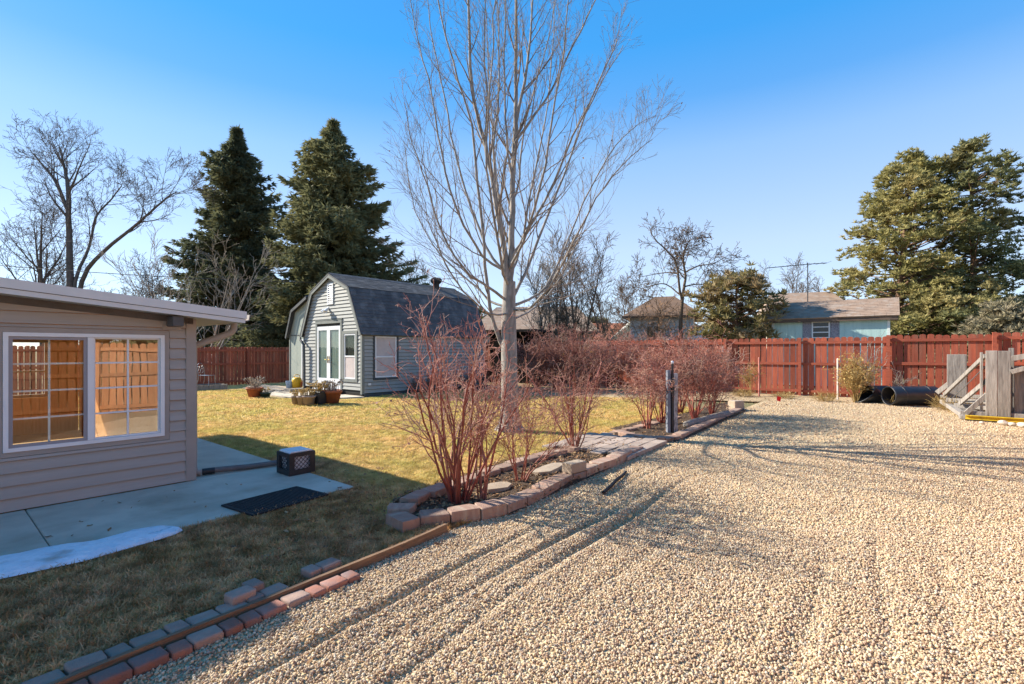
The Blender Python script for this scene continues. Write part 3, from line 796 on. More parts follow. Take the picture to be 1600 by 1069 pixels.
def frame_mb(x0, z0, x1, z1, w, y0, y1):
    mb = MB()
    mb.box(x0, y0, z0, x0 + w, y1, z1); mb.box(x1 - w, y0, z0, x1, y1, z1)
    mb.box(x0 + w, y0, z0, x1 - w, y1, z0 + w); mb.box(x0 + w, y0, z1 - w, x1 - w, y1, z1)
    return mb
# the slider window
mb = frame_mb(WX0 - .05, WZ0 - .05, WX1 + .05, WZ1 + .05, .048, -.024, -.001)
mb.build('window_casing', M['trim_taupe'], house)
wf = frame_mb(WX0, WZ0, WX1, WZ1, .038, -.036, .07).build('window', M['vinyl'], house)
wf.data.materials[0] = M['vinyl']
MB().box(WM - .026, -.030, WZ0 + .04, WM + .026, .06, WZ1 - .04).build('mullion', M['vinyl'], wf)
frame_mb(WX0 + .039, WZ0 + .039, WM - .027, WZ1 - .039, .030, -.022, -.004).build('screen_frame', M['screen_frame'], wf)
frame_mb(WM + .027, WZ0 + .039, WX1 - .039, WZ1 - .039, .016, .004, .04).build('sash', M['vinyl'], wf)
MB().box(WX0 + .05, .030, WZ0 + .04, WM - .03, .034, WZ1 - .04).build('pane', M['glass_screen'], wf)
MB().box(WM + .03, .012, WZ0 + .04, WX1 - .04, .016, WZ1 - .04).build('pane', M['glass'], wf)
for (a, b, yy) in ((WX0 + .05, WM - .03, .040), (WM + .045, WX1 - .056, .002)):
    mid = (a + b) / 2
    MB().box(mid - .009, yy, WZ0 + .05, mid + .009, yy + .008, WZ1 - .05).build('muntin', M['vinyl'], wf)
    for k in (1, 2, 3):
        z = WZ0 + .04 + (WZ1 - WZ0 - .08) * k / 4
        MB().box(a, yy + .0012, z - .009, b, yy + .0068, z + .009).build('muntin', M['vinyl'], wf)

# ------------------------------------------------------------------ things on the patio
def place(o, p, rz=0):
    o.location = p; o.rotation_euler = (0, 0, rz); return o
mat_c = [gp(*p, .038) for p in ((350, 790), (467.5, 760.5), (511, 774), (387.5, 809))]
mc = sum(mat_c, Vector()) / 4
mat_dir = (mat_c[1] - mat_c[0]).normalized(); mrot = math.atan2(mat_dir.y, mat_dir.x)
mw, md_ = (mat_c[1] - mat_c[0]).length, (mat_c[3] - mat_c[0]).length
dm = thing('doormat', 'black ribbed rubber doormat lying flat on the concrete slab', 'doormat', (mc.x, mc.y, .036), mrot)
link_mesh('mat_base', bevelled_mesh(MB().box(-mw / 2, -md_ / 2, 0, mw / 2, md_ / 2, .010), 'mat_base', M['rubber'], .003, 1), dm)
for k in range(26):
    x = -mw / 2 + .03 + k * (mw - .06) / 25
    MB().box(x - .008, -md_ / 2 + .03, .0105, x + .008, md_ / 2 - .03, .0155).build('rib', M['rubber'], dm)
mb = frame_mb(-mw / 2 + .001, -md_ / 2 + .001, mw / 2 - .001, md_ / 2 - .001, .018, .0102, .0165)
mb.v = [np.stack([v[:, 0], v[:, 2], v[:, 1]], -1) for v in mb.v]
mb.f = [f[::-1] for f in mb.f]
mb.build('rim', M['rubber'], dm)

crate = thing('milk_crate', 'black plastic milk crate with a white lid on top at the slab corner', 'crate', gp(452, 745, .036) + Vector((0, 0, .001)), UROT)
CW, CH = 0.34, 0.275
def crate_side(ax):
    mb = MB()
    def bx(a0, z0, a1, z1, o0=0.0, o1=.012):
        if ax == 0: mb.box(a0, o0, z0, a1, o1, z1)
        elif ax == 1: mb.box(a0, CW - o1, z0, a1, CW - o0, z1)
        elif ax == 2: mb.box(o0, a0, z0, o1, a1, z1)
        else: mb.box(CW - o1, a0, z0, CW - o0, a1, z1)
    e = .0125 if ax > 1 else 0
    bx(e, 0, CW - e, .07); bx(e, CH - .045, CW - e, CH)
    bx(e, .07, .07, CH - .045); bx(CW - .07, .07, CW - e, CH - .045)
    # diagonal lattice
    for k in range(-3, 6):
        for sg in (1, -1):
            x0 = .07 + k * .056
            p0, p1 = (x0, .07), (x0 + sg * .16, CH - .045)
            t0, t1 = 0.0, 1.0
            for lo, hi, a in ((.072, CW - .072, 0),):
                d = p1[0] - p0[0]
                ts = sorted(((lo - p0[0]) / d, (hi - p0[0]) / d))
                t0, t1 = max(t0, ts[0]), min(t1, ts[1])
            if t1 - t0 < .05: continue
            A = (p0[0] + t0 * (p1[0] - p0[0]), p0[1] + t0 * (p1[1] - p0[1])); B = (p0[0] + t1 * (p1[0] - p0[0]), p0[1] + t1 * (p1[1] - p0[1]))
            o = .005 if sg > 0 else .0065
            f = {0: lambda q: (q[0], o, q[1]), 1: lambda q: (q[0], CW - o, q[1]), 2: lambda q: (o, q[0], q[1]), 3: lambda q: (CW - o, q[0], q[1])}[ax]
            mb.bar(f(A), f(B), .006, .006)
    return mb
for ax in range(4): crate_side(ax).build('side_panel', M['plastic_black'], crate)
MB().box(.013, .013, .004, CW - .013, CW - .013, .016).build('crate_base', M['plastic_black'], crate)
tub = tag(None or bpy.data.objects.new('plastic_tub', None), 'white plastic tub sitting inside the black milk crate', 'tub'); COL.objects.link(tub)
tub.location = crate.location; tub.rotation_euler = (0, 0, UROT)
bd = MB(); bd.prism([(.05, .02), (.29, .02), (.30, CH - .02), (.04, CH - .02)], lambda a, o, z: (a, o, z), .045, .295)
link_mesh('tub_body', bevelled_mesh(bd, 'tub_body', M['plastic_white'], .012, 2), tub)
lid = MB(); lid.prism([(.018, CH + .002), (.322, CH + .002), (.30, CH + .022), (.04, CH + .022)], lambda a, o, z: (a, o, z), .02, .32)
link_mesh('lid', bevelled_mesh(lid, 'lid', M['plastic_white'], .006, 2), tub)

dp = thing('drain_pipe', 'grey drain pipe laid over the slab from the house corner to the milk crate', 'pipe', (0, 0, 0))
a, b = hw(.16, .16, .082), gp(437, 723, .082)
b = hw(1.16, -.06, .075)
pts = [a.lerp(b, t) + Vector((0, 0, .004 * math.sin(t * 9))) for t in (0, .15, .3, .5, .7, .85, 1)]
MB().curve(pts, [.036] * 7, 12).build('pipe_run', M['pipe_grey'], dp)
q0, q1 = a.lerp(b, .0), a.lerp(b, .13)
MB().curve([q0, q0.lerp(q1, .5), q1], [.041, .041, .041], 12).build('sleeve', M['plastic_black'], dp)

# ------------------------------------------------------------------ the board and the bricks along the drive
EDGE0 = Vector((-2.142, 2.344, 0)); ED = (Vector((-.585, 4.44, 0)) - EDGE0).normalized(); EG = Vector((ED.y, -ED.x, 0)); EROT2 = math.atan2(ED.y, ED.x)
eb = thing('edging_board', 'long thin brown wooden edging board on edge beside the gravel', 'board', EDGE0, EROT2)
L_ = (Vector((-.585, 4.44, 0)) - EDGE0).length
for x0, x1, z0, z1 in ((-.9, 1.62, .050, .056), (1.622, L_, .056, .076)):
    mb = MB(); nseg = 8
    for k in range(nseg):
        pass
    vs = []
    for k in range(nseg + 1):
        t = k / nseg; x = x0 + (x1 - x0) * t; y = .008 * math.sin(x * 2.3); zz = z0 + (z1 - z0) * t + .003 * math.sin(x * 5)
        vs += [(x, y - .017, -.04), (x, y + .017, -.04), (x, y + .015, zz), (x, y - .015, zz)]
    fs = [(0, 1, 2, 3), tuple(4 * nseg + i for i in (3, 2, 1, 0))]
    for k in range(nseg):
        for i in range(4):
            fs.append((4 * k + i, 4 * k + 4 + i, 4 * k + 4 + (i + 1) % 4, 4 * k + (i + 1) % 4))
    fs = [f[::-1] for f in fs]
    mb.add(vs, fs).build('plank', M['edging_wood'], eb)

def brick_mesh(l, w, h, m, seed):
    random.seed(seed)
    mb = MB(); mb.box(-l / 2, -w / 2, 0, l / 2, w / 2, h)
    me = bevelled_mesh(mb, 'brick', m, min(.014, w * .2), 2, .0022)
    for p in me.polygons: p.use_smooth = True
    return me
BRL = {k: [brick_mesh(.152, .118, .075, M['brick'], 11 + k), brick_mesh(.152, .118, .075, M['brick_grey'], 21 + k)] for k in range(2)}
BRS = {k: [brick_mesh(.096, .118, .075, M['brick'], 31 + k), brick_mesh(.096, .118, .075, M['brick_grey'], 41 + k)] for k in range(2)}
bed = thing('brick_edging', 'double row of tumbled red pavers either side of the edging board', 'edging', EDGE0, EROT2)
def brick_row(seq, x, y, grey, zt):
    for i, ch in enumerate(seq):
        l = .152 if ch == 'L' else .096
        me = (BRL if ch == 'L' else BRS)[i % 2][1 if grey(i) else 0]
        link_mesh('brick', me, bed, (x + l / 2, y + random.uniform(-.010, .010), zt - .075 + random.uniform(-.006, .006)), (random.uniform(-.03, .03), random.uniform(-.03, .03), random.uniform(-.06, .06)))
        x += l + .006 + random.uniform(0, .006)
random.seed(3)
brick_row('LSLSLLSLSLLSL', -.62, .098, lambda i: True, .046)
brick_row('LSLSLSLLSLSSLLSLS', -.68, -.092, lambda i: i in (4, 9, 13), .040)
for (px, py, l, zt, gz) in ((381, 924, 'L', .10, 1), (401, 910, 'S', .10, 1), (496, 889, 'S', .085, 1), (522, 880, 'L', .085, 1)):
    w = gp(px, py, zt); d = w - EDGE0
    link_mesh('brick', (BRL if l == 'L' else BRS)[0][gz], bed, (d.dot(ED), -d.dot(EG) + (.075 if px > 450 else .045), zt - .085), (0.02, -.02, .05))

# ------------------------------------------------------------------ planting beds
def poly_mound(name, poly, z0, z1, m, kind):
    c = Vector((sum(p[0] for p in poly) / len(poly), sum(p[1] for p in poly) / len(poly), 0))
    vs = [(p[0], p[1], z0) for p in poly]; n = len(poly); fs = []
    for k, f in enumerate((.9, .6, .2)):
        for i, p in enumerate(poly):
            q = poly[(-i) % n]
            mx_ = Vector(((p[0] + q[0]) / 2, (p[1] + q[1]) / 2, 0)).lerp(c, .15)
            vs.append((mx_.x + (p[0] - mx_.x) * f, mx_.y + (p[1] - mx_.y) * f, z1 + .012 * math.sin(i * 2.1 + k)))
    for k in range(3):
        for i in range(n):
            j = (i + 1) % n
            fs.append((k * n + i, k * n + j, (k + 1) * n + j, (k + 1) * n + i))
    fs.append(tuple(range(3 * n, 4 * n)))
    o = MB().add(vs, fs, True).build(name, m)
    return tag(o, kind=kind)
poly_mound('planting_bed', BED1, .005, .040, M['mulch'], 'structure')
poly_mound('planting_bed', BED2, .005, .030, M['mulch'], 'structure')
def chip_mesh(k):
    r = random.Random(k); mb = MB()
    l, w = r.uniform(.6, 1.2), r.uniform(.25, .5)
    mb.add([(-l, -w * .3, 0), (-l * .2, -w, .25), (l * .6, -w * .7, .1), (l, 0, .35), (l * .4, w, .1), (-l * .5, w * .8, .3)], [(0, 1, 5), (1, 2, 5), (2, 4, 5), (2, 3, 4)])
    return mb.mesh('leaf_chip', M['litter'])
chips = [chip_mesh(k) for k in range(4)]
def poly_points(n, poly, z, xr=None):
    poly = [(p[0], p[1]) for p in poly]
    a = np.array(poly); P = np.stack([rng.uniform(a[:, 0].min(), a[:, 0].max(), n), rng.uniform(a[:, 1].min(), a[:, 1].max(), n)], -1)
    P = P[inside(P, poly)]
    return np.concatenate([P, np.full((len(P), 1), z) + rng.uniform(0, .015, (len(P), 1))], 1)
scatter('leaf_litter', np.concatenate([poly_points(60, [(-4.5, 3.2), (-1.9, 5.6), (-3.0, 6.5), (-5.0, 4.4)], .037), poly_points(420, [bl(-3, .1), bl(3.2, .1), bl(3.2, 1.6), bl(-3, .9)], .012), poly_points(500, [bl(-3, -.2), bl(-.5, -.5), bl(.5, -3), bl(-2, -1.5)], .03)]), chips, M['litter'], .012, .03, tilt=.7)
scatter('leaf_litter', np.concatenate([poly_points(9000, BED1, .036), poly_points(5000, BED2, .028), poly_points(9000, [(4.0, 16.0), (1.8, 17.0), (-.2, 17.8), (-2.0, 21), (-6, 29), (9.6, 17.6), (9.0, 15.2), (6, 13.4)], .0)]), chips, M['litter'], .012, .035, tilt=.7)

def block_mesh(l, w, h, m, seed, cham=.35, bv=.016):
    """retaining block: trapezoid plan, chamfered front top edge; origin at the middle of the base, front is -y"""
    random.seed(seed)
    c = l * cham * .3
    mb = MB()
    plan_b = [(-l / 2, -w / 2), (l / 2, -w / 2), (l / 2, w * .1), (l / 2 - c, w / 2), (-l / 2 + c, w / 2), (-l / 2, w * .1)]
    n = len(plan_b)
    vs = [(x, y, 0) for x, y in plan_b] + [(x * .97, y * .96, h) for x, y in plan_b]
    fs = [tuple(range(n))[::-1], tuple(range(n, 2 * n))] + [(i, (i + 1) % n, n + (i + 1) % n, n + i) for i in range(n)]
    mb.add(vs, fs)
    return bevelled_mesh(mb, 'stone', m, bv, 2, .003)
blocks = [block_mesh(1.0, .20, .115, M['block'], 50 + k) for k in range(4)]
border = thing('bed_border', 'low border of red tan retaining blocks round the nearer planting bed', 'border', (0, 0, 0))
front_px = [(655, 827), (704, 821), (752, 813), (793, 804), (824, 791), (851, 778), (875, 765), (896, 754), (916, 747), (936, 738), (964, 727), (988, 715), (1006, 706)]
fpts = [gp(*p) for p in front_px]
random.seed(5)
def stone(par, me, p, l, rz, z=-.01, sz=1.0):
    return link_mesh('stone', me, par, (p.x, p.y, z), (random.uniform(-.03, .03), random.uniform(-.03, .03), rz), (l, 1, sz))
for i in range(len(fpts) - 1):
    a, b = fpts[i], fpts[i + 1]
    d = (b - a); l = d.length; d.normalize()
    mid = (a + b) / 2 + Vector((-d.y, d.x, 0)) * .095
    stone(border, blocks[i % 4], mid, l - .012, math.atan2(d.y, d.x), -.012 + random.uniform(-.012, .010), 1.0 + random.uniform(-.06, .1))
back_px = [(630, 809, 1.25), (627, 790, .0), (650, 773, .9), (681, 762, .8), (712, 752, .8), (739, 743, .8), (764, 734, .8), (786, 727, .8), (807, 720, .8), (828, 714, .8), (849, 709, .8), (871, 704, .8), (893, 699, .8)]
bp_ = [gp(p[0], p[1], .10) for p in back_px]
for i, p in enumerate(bp_):
    q = bp_[min(i + 1, len(bp_) - 1)] - bp_[max(i - 1, 0)]
    rz = math.atan2(q.y, q.x) + PI
    if i == 0: rz = EROT - 1.75
    if i == 1: rz = EROT + 2.2
    stone(border, blocks[(i + 1) % 4], Vector((p.x, p.y, 0)), (.27 if i == 1 else .30 if i == 0 else min(.34, q.length / 2 - .012)), rz, -.015 + (.012 if i == 0 else random.uniform(-.012, .008)), 1.05)

# flat stones lying in the bed
def flat_stone(cx, cy, rx, ry, rz, z, h, seed, par=None, name='stone', m=None):
    r = random.Random(seed); n = 9
    pl = [(rx * math.cos(2 * PI * k / n) * r.uniform(.85, 1.1), ry * math.sin(2 * PI * k / n) * r.uniform(.8, 1.1)) for k in range(n)]
    mb = MB(); vs = [(x, y, 0) for x, y in pl] + [(x * .95, y * .95, h + r.uniform(-.003, .003)) for x, y in pl]
    mb.add(vs, [tuple(range(n))[::-1], tuple(range(n, 2 * n))] + [(i, (i + 1) % n, n + (i + 1) % n, n + i) for i in range(n)])
    return link_mesh(name, mb.mesh(name, m or M['flagstone']), par, (cx, cy, z), (r.uniform(-.05, .05), r.uniform(-.05, .05), rz))
p = gp(776, 759, .08); tag(flat_stone(p.x, p.y, .22, .13, EROT, .03, .055, 4, None, 'flagstone'), 'flat tan flagstone lying in the mulch beside the nearest red bush', 'stone')
p = gp(858, 730, .08); tag(flat_stone(p.x, p.y, .36, .13, EROT, .03, .05, 8, None, 'flagstone'), 'long flat flagstone lying in the mulch behind the raised loose block', 'stone')
# loose block standing on the border
p = gp(915, 742, 0)
lb = bevelled_mesh(MB().box(-.16, -.075, 0, .16, .075, .12), 'loose_block', M['flagstone'], .010, 2, .002)
tag(link_mesh('loose_block', lb, None, bl(1.32, -.02, .098), (0, .03, EROT - .1)), 'loose tan block lying on top of the border stones', 'block')
p = gp(1150, 641)
tb = thing('upright_block', 'brown concrete block standing at the far end of the beds', 'block', (p.x, p.y, 0), EROT - .5)
link_mesh('block_body', bevelled_mesh(MB().box(-.17, -.12, .04, .17, .12, .26), 'block_body', M['flagstone'], .012, 2), tb)
link_mesh('block_foot', bevelled_mesh(MB().box(-.22, -.16, 0, .22, .16, .04), 'block_foot', M['flagstone'], .008, 1), tb)

# paver crossing between the two beds
path = thing('path', None, None, bl(3.55, -.72, .022), EROT); path['kind'] = 'structure'
pv = [bevelled_mesh(MB().box(-.155, -.10, 0, .155, .10, .06), 'paver', M['path_paver'], .010, 2, .002) for _ in range(3)]
random.seed(9)
for i in range(5):
    for j in range(7):
        link_mesh('paver', pv[(i * 3 + j) % 3], path, (-.70 + i * .325 + (.16 if j % 2 else 0), -.70 + j * .215, -.02 + random.uniform(-.006, .006)), (random.uniform(-.02, .02), random.uniform(-.02, .02), random.uniform(-.03, .03)))

border2 = thing('bed_border', 'low flat border of pavers round the farther planting bed by the post', 'border', (0, 0, 0))
fp2 = [gp(*p) for p in ((956, 679), (985, 685), (1014, 690), (1040, 691), (1064, 687), (1084, 677), (1102, 669), (1119, 661), (1134, 654), (1148, 648), (1160, 642))]
for i in range(len(fp2) - 1):
    a, b = fp2[i], fp2[i + 1]
    d = b - a; l = d.length; d.normalize()
    mid = (a + b) / 2 + Vector((-d.y, d.x, 0)) * .09
    stone(border2, blocks[i % 4], mid, l - .012, math.atan2(d.y, d.x), -.04 + random.uniform(-.008, .008), 1.0)
bp2 = [gp(*p, .06) for p in ((966, 674), (984, 669.5), (1002, 665), (1020, 660.5), (1038, 656), (1055, 652))]
for i, p in enumerate(bp2):
    q = bp2[min(i + 1, 5)] - bp2[max(i - 1, 0)]
    stone(border2, blocks[(i + 2) % 4], Vector((p.x, p.y, 0)), .36, math.atan2(q.y, q.x) + PI, -.045, 1.0)

# weathered timber in the farther bed
a, b = gp(1072, 664, .07), gp(1137, 646, .07)
tm = thing('landscape_timber', 'grey rounded landscape timber lying inside the farther bed edge', 'timber', (0, 0, 0))
pts = [a.lerp(b, t / 6) + Vector((0, 0, .004 * math.sin(t * 2.0))) for t in range(7)]
MB().curve(pts, [.075, .08, .078, .08, .077, .08, .074], 10).build('timber', M['weathered'], tm)
for e_, s_ in ((a, -1), (b, 1)):
    d = (b - a).normalized()
    MB().curve([e_ - d * .002 * s_, e_ + d * .006 * s_, e_ + d * .008 * s_], [.076, .072, .001], 10).build('cut_end', M['weathered'], tm)

# black edging strip lying on the gravel
a, b = gp(942, 770, .02), gp(978, 737, .02)
st = MB(); st.curve([a, a.lerp(b, .25) + Vector((.02, 0, .012)), a.lerp(b, .5) + Vector((.01, 0, .016)), a.lerp(b, .75) + Vector((.02, 0, .01)), b], [.018, .02, .021, .02, .017], 8)
tag(st.build('edging_strip', M['rubber']), 'short black strip of landscape edging lying on the gravel', 'edging strip')

# post in the farther bed
pb = gp(1050, 675, .03)
po = thing('bed_post', 'weathered white and blue grey post pair with a black pipe between', 'post', (pb.x, pb.y, .02), 0.08)
link_mesh('post_board', bevelled_mesh(MB().box(-.105, -.05, -.05, -.045, .05, 1.20), 'post_board', M['post_blue'], .005, 1), po)
link_mesh('post_board', bevelled_mesh(MB().box(.022, -.045, -.05, .098, .045, 1.14), 'post_board', M['post_white'], .005, 1), po)
link_mesh('post_core', bevelled_mesh(MB().box(-.044, .0, -.05, .021, .045, 1.13), 'post_core', M['black_wood'], .004, 1), po)
MB().curve([(-.008, -.03, -.03), (-.008, -.03, .5), (-.008, -.03, 1.0), (-.004, -.03, 1.33)], [.022] * 4, 10).build('pipe', M['plastic_black'], po)
MB().lathe([(.001, .0), (.026, .003), (.03, .03), (.022, .055), (.001, .06)], 12, (-.004, -.03, 1.325)).build('pipe_cap', M['plastic_white'], po)

# survey flag
p = gp(1213, 631)
fg = thing('survey_flag', 'small red survey flag on a wire in the gravel before the fence', 'flag', (p.x, p.y, 0))
MB().curve([(0, 0, -.02), (.01, 0, .12), (.02, 0, .24)], [.004] * 3, 5).build('wire_stem', M['metal'], fg)
MB().add([(.02, 0, .24), (.14, -.02, .20), (.13, .02, .06), (.01, 0, .10), (.02, .004, .24), (.14, -.016, .20), (.13, .024, .06), (.01, .004, .10)], BOXF).build('flag_cloth', M['flag_red'], fg)

# ------------------------------------------------------------------ the gambrel shed
shed = thing('garden_shed', 'grey lap-sided gambrel garden shed with white French doors and charcoal shingle roof', 'shed', SHED0, UROT)
SLN, SW = 6.1, 4.0
ffr = lambda a, o, z: (-o, a, z)                       # gable wall, a runs along local y
sfr = lambda a, o, z: (a, -o, z)                       # side wall, a runs along local x
gab = [(0, 2.17), (.72, 3.76), (2.0, 4.33), (3.28, 3.76), (4.0, 2.17)]
def seg_clip(p, q):                                    # keep below/inside the line p->q (outline runs clockwise from the right)
    dx, dz = q[0] - p[0], q[1] - p[1]
    a, b = -dz, dx
    return (a, b, a * p[0] + b * p[1])
gclips = [seg_clip(gab[i], gab[i + 1]) for i in range(4)]
# solid core painted near-black, as shade behind the glass and between planks
MB().prism([(0.03, .12)] + [(a + (.03 if a < 2 else -.03 if a > 2 else 0), z - .04) for a, z in gab] + [(3.97, .12)], lambda a, o, z: (o, a, z), .015, SLN - .02).build('wall', M['room_shade'], shed)
DT0, DT1 = 1.22, 3.06
holes_f = [(DT0, .0, DT1, 2.70), (.25, .50, 1.20, 2.30)]
lap_siding(shed, ffr, .06, 3.94, .22, 4.34, .127, M['shed_siding'], holes_f, gclips, off=0.0, proud=.034, gap=.013)  # gaps bare the near-black core as shadow lines
SWX0, SWX1, SWZ0, SWZ1 = .42, 1.49, .57, 2.12
lap_siding(shed, sfr, .06, SLN - .05, .12, 2.12, .127, M['shed_siding'], [(SWX0, SWZ0, SWX1, SWZ1 + .1)], off=0.0, proud=.034, gap=.013)
mb = MB(); mb.box(-.03, -.03, .10, .07, .0, 2.16); mb.box(-.03, .001, .10, -.001, .07, 2.16)
mb.build('corner_trim', M['shed_trim'], shed)
MB().box(-.03, 3.93, .2, .0, 4.02, 2.15).build('corner_trim', M['shed_trim'], shed)
MB().box(.08, -.012, -.03, SLN - .05, .01, .115).build('skirt_board', M['shed_dark'], shed)
MB().box(.02, .1, -.03, .05, 3.9, .2).build('foundation', M['black_wood'], shed)
MB().box(.0, -.03, 2.10, SLN - .05, -.001, 2.17).build('frieze_board', M['shed_trim'], shed)
# roof planes with courses of shingles
def roof_plane(p, q, name, m, parent, x0, x1, th=.045, fr=lambda a, o, z: (o, a, z)):
    dx, dz = q[0] - p[0], q[1] - p[1]; L = math.hypot(dx, dz); nx, nz = -dz / L, dx / L
    if nz < 0: nx, nz = -nx, -nz
    mb = MB(); mb.prism([p, q, (q[0] + nx * th, q[1] + nz * th), (p[0] + nx * th, p[1] + nz * th)], fr, x0, x1)
    return mb.build(name, m, parent), L, (nx, nz)
def shingles(p, q, m, parent, x0, x1, lift=.046, step=.14, tab=.30, fr=lambda a, o, z: (o, a, z), seed=1):
    """rows of separate tabs, uneven and slightly lifted at the butt; joined, as each is only a few pixels"""
    r = random.Random(seed)
    dx, dz = q[0] - p[0], q[1] - p[1]; L = math.hypot(dx, dz); tx, tz = dx / L, dz / L
    nx, nz = -tz, tx
    if nz < 0: nx, nz = -nx, -nz
    mb = MB(); rows = int(L / step)
    for k in range(rows + 1):
        s0 = k * step - .01; s1 = min(s0 + step * 1.25, L)
        if s1 - s0 < .03: continue
        x = x0 - r.uniform(0, tab)
        while x < x1:
            w = tab * r.choice((.6, .8, 1.0, 1.0, 1.2)); a0, a1 = max(x, x0), min(x + w - .006, x1); x += w
            if a1 - a0 < .02: continue
            h0 = lift + .012 + r.uniform(0, .007); h1 = lift + .002
            s0j = s0 + r.uniform(-.008, .008)
            P = [(p[0] + tx * s0j + nx * h0, p[1] + tz * s0j + nz * h0), (p[0] + tx * s1 + nx * h1, p[1] + tz * s1 + nz * h1)]
            b = (p[0] + tx * s0j + nx * lift, p[1] + tz * s0j + nz * lift)
            vs = [fr(P[0][0], a0, P[0][1]), fr(P[0][0], a1, P[0][1]), fr(P[1][0], a1, P[1][1]), fr(P[1][0], a0, P[1][1]), fr(b[0], a0, b[1]), fr(b[0], a1, b[1])]
            mb.add(vs, [(0, 1, 2, 3), (4, 5, 1, 0)])
    o = mb.build('shingles', m, parent)
    o['kind'] = 'stuff'
    return o
RG = [(-.09, 2.13), (.70, 3.80), (2.0, 4.38), (3.30, 3.80), (4.09, 2.13)]
for i in range(4):
    p, q = (RG[i], RG[i + 1]) if i < 2 else (RG[i + 1], RG[i])
    ro, L, nn = roof_plane(p, q, 'roof', M['shed_dark'], shed, -.10, SLN + .05)
    shingles(p, q, M['shingle'], ro, -.11, SLN + .06, seed=i)
MB().prism([(1.86, 4.385), (2.0, 4.45), (2.14, 4.385), (2.0, 4.465)], lambda a, o, z: (o, a, z), -.11, SLN + .06).build('ridge_cap', M['shingle'], shed)
for i in range(4):                                     # bargeboards
    p, q = RG[i], RG[i + 1]
    mb = MB(); mb.prism([p, q, (q[0], q[1] - .11 if i in (1, 2) else q[1] - .10), (p[0], p[1] - .10)] if i in (1, 2) else ([p, q, (q[0] + .10, q[1] - .04), (p[0] + .10, p[1])] if i == 0 else [p, q, (q[0] - .10, q[1]), (p[0] - .10, p[1] - .04)]), lambda a, o, z: (o, a, z), -.128, -.105)
    mb.build('bargeboard', M['shed_trim'], shed)
    mb = MB(); dx, dz = q[0] - p[0], q[1] - p[1]; L = math.hypot(dx, dz); nx, nz = -dz / L, dx / L
    mb.prism([p, q, (q[0] + nx * .05, q[1] + nz * .05), (p[0] + nx * .05, p[1] + nz * .05)], lambda a, o, z: (o, a, z), -.135, -.112)
    mb.build('roof_edge', M['shed_dark'], shed)
# french doors
dt = MB()
dt.box(-.045, DT0, .12, -.001, DT0 + .10, 2.60); dt.box(-.045, DT1 - .10, .12, -.001, DT1, 2.60); dt.box(-.05, DT0, 2.602, -.001, DT1, 2.72)
dt.build('door_trim', M['shed_trim'], shed)
MB().box(-.06, DT0 - .03, 2.722, -.001, DT1 + .03, 2.75).build('door_head', M['shed_trim'], shed)
MB().box(-.20, DT0 + .05, .12, -.001, DT1 - .05, .20).build('door_sill', M['door_white'], shed)
yc = (DT0 + DT1) / 2
for y0, y1, hs in ((DT0 + .105, yc - .005, 1), (yc + .005, DT1 - .105, -1)):
    mb = MB(); w = .105
    for a, b, c, d in ((y0, .22, y0 + w, 2.50), (y1 - w, .22, y1, 2.50), (y0 + w, .22, y1 - w, .58), (y0 + w, 2.36, y1 - w, 2.50)):
        mb.box(-.035, a, b, -.002, c, d)
    d_ = mb.build('door', M['door_white'], shed)
    MB().box(-.018, y0 + w, .58, -.012, y1 - w, 2.36).build('pane', M['glass_dark'], d_)
    hy = y1 - .05 if hs > 0 else y0 + .05
    hm = MB(); hm.box(-.045, hy - .02, 1.15, -.0355, hy + .02, 1.40)
    hm.curve([(-.046, hy, 1.26), (-.09, hy, 1.27), (-.092, hy - .05 * hs, 1.275), (-.09, hy - .12 * hs, 1.27)], [.012, .012, .011, .009], 6)
    hm.build('handle', M['brass'], d_)
MB().box(.002, DT0 + .12, .4, .010, DT1 - .12, 2.45).build('reflection_panel', M['door_reflection'], shed)  # added panel behind the panes, coloured like the reflections in the glass
# window beside the doors, in a wide trim
mb = MB()
for a, b, c, d in ((.25, .50, .36, 2.30), (1.09, .50, 1.20, 2.30), (.36, .50, 1.09, .60), (.36, 2.20, 1.09, 2.30)): mb.box(-.045, a, b, -.001, c, d)
mb.build('window_trim', M['shed_trim'], shed)
def sash_window(parent, fr, a0, a1, z0, z1, frame, lower, upper, w=.05, name='window'):
    mb = MB()
    def bx(A0, Z0, A1, Z1, o0, o1): mb.prism([(A0, Z0), (A1, Z0), (A1, Z1), (A0, Z1)], fr, o0, o1)
    zm = (z0 + z1) / 2
    bx(a0, z0, a0 + w, z1, -.01, .03); bx(a1 - w, z0, a1, z1, -.01, .03)
    bx(a0 + w, z0, a1 - w, z0 + w, -.01, .03); bx(a0 + w, z1 - w, a1 - w, z1, -.01, .03); bx(a0 + w, zm - w / 2, a1 - w, zm + w / 2, -.01, .034)
    o = mb.build(name, frame, parent)
    MB().prism([(a0 + w, zm + w / 2), (a1 - w, zm + w / 2), (a1 - w, z1 - w), (a0 + w, z1 - w)], fr, .004, .008).build('pane', upper, o)
    MB().prism([(a0 + w, z0 + w), (a1 - w, z0 + w), (a1 - w, zm - w / 2), (a0 + w, zm - w / 2)], fr, .012, .016).build('pane', lower, o)
    return o
w_ = sash_window(shed, ffr, .365, 1.085, .605, 2.195, M['door_white'], M['blind'], M['glass_dark'])
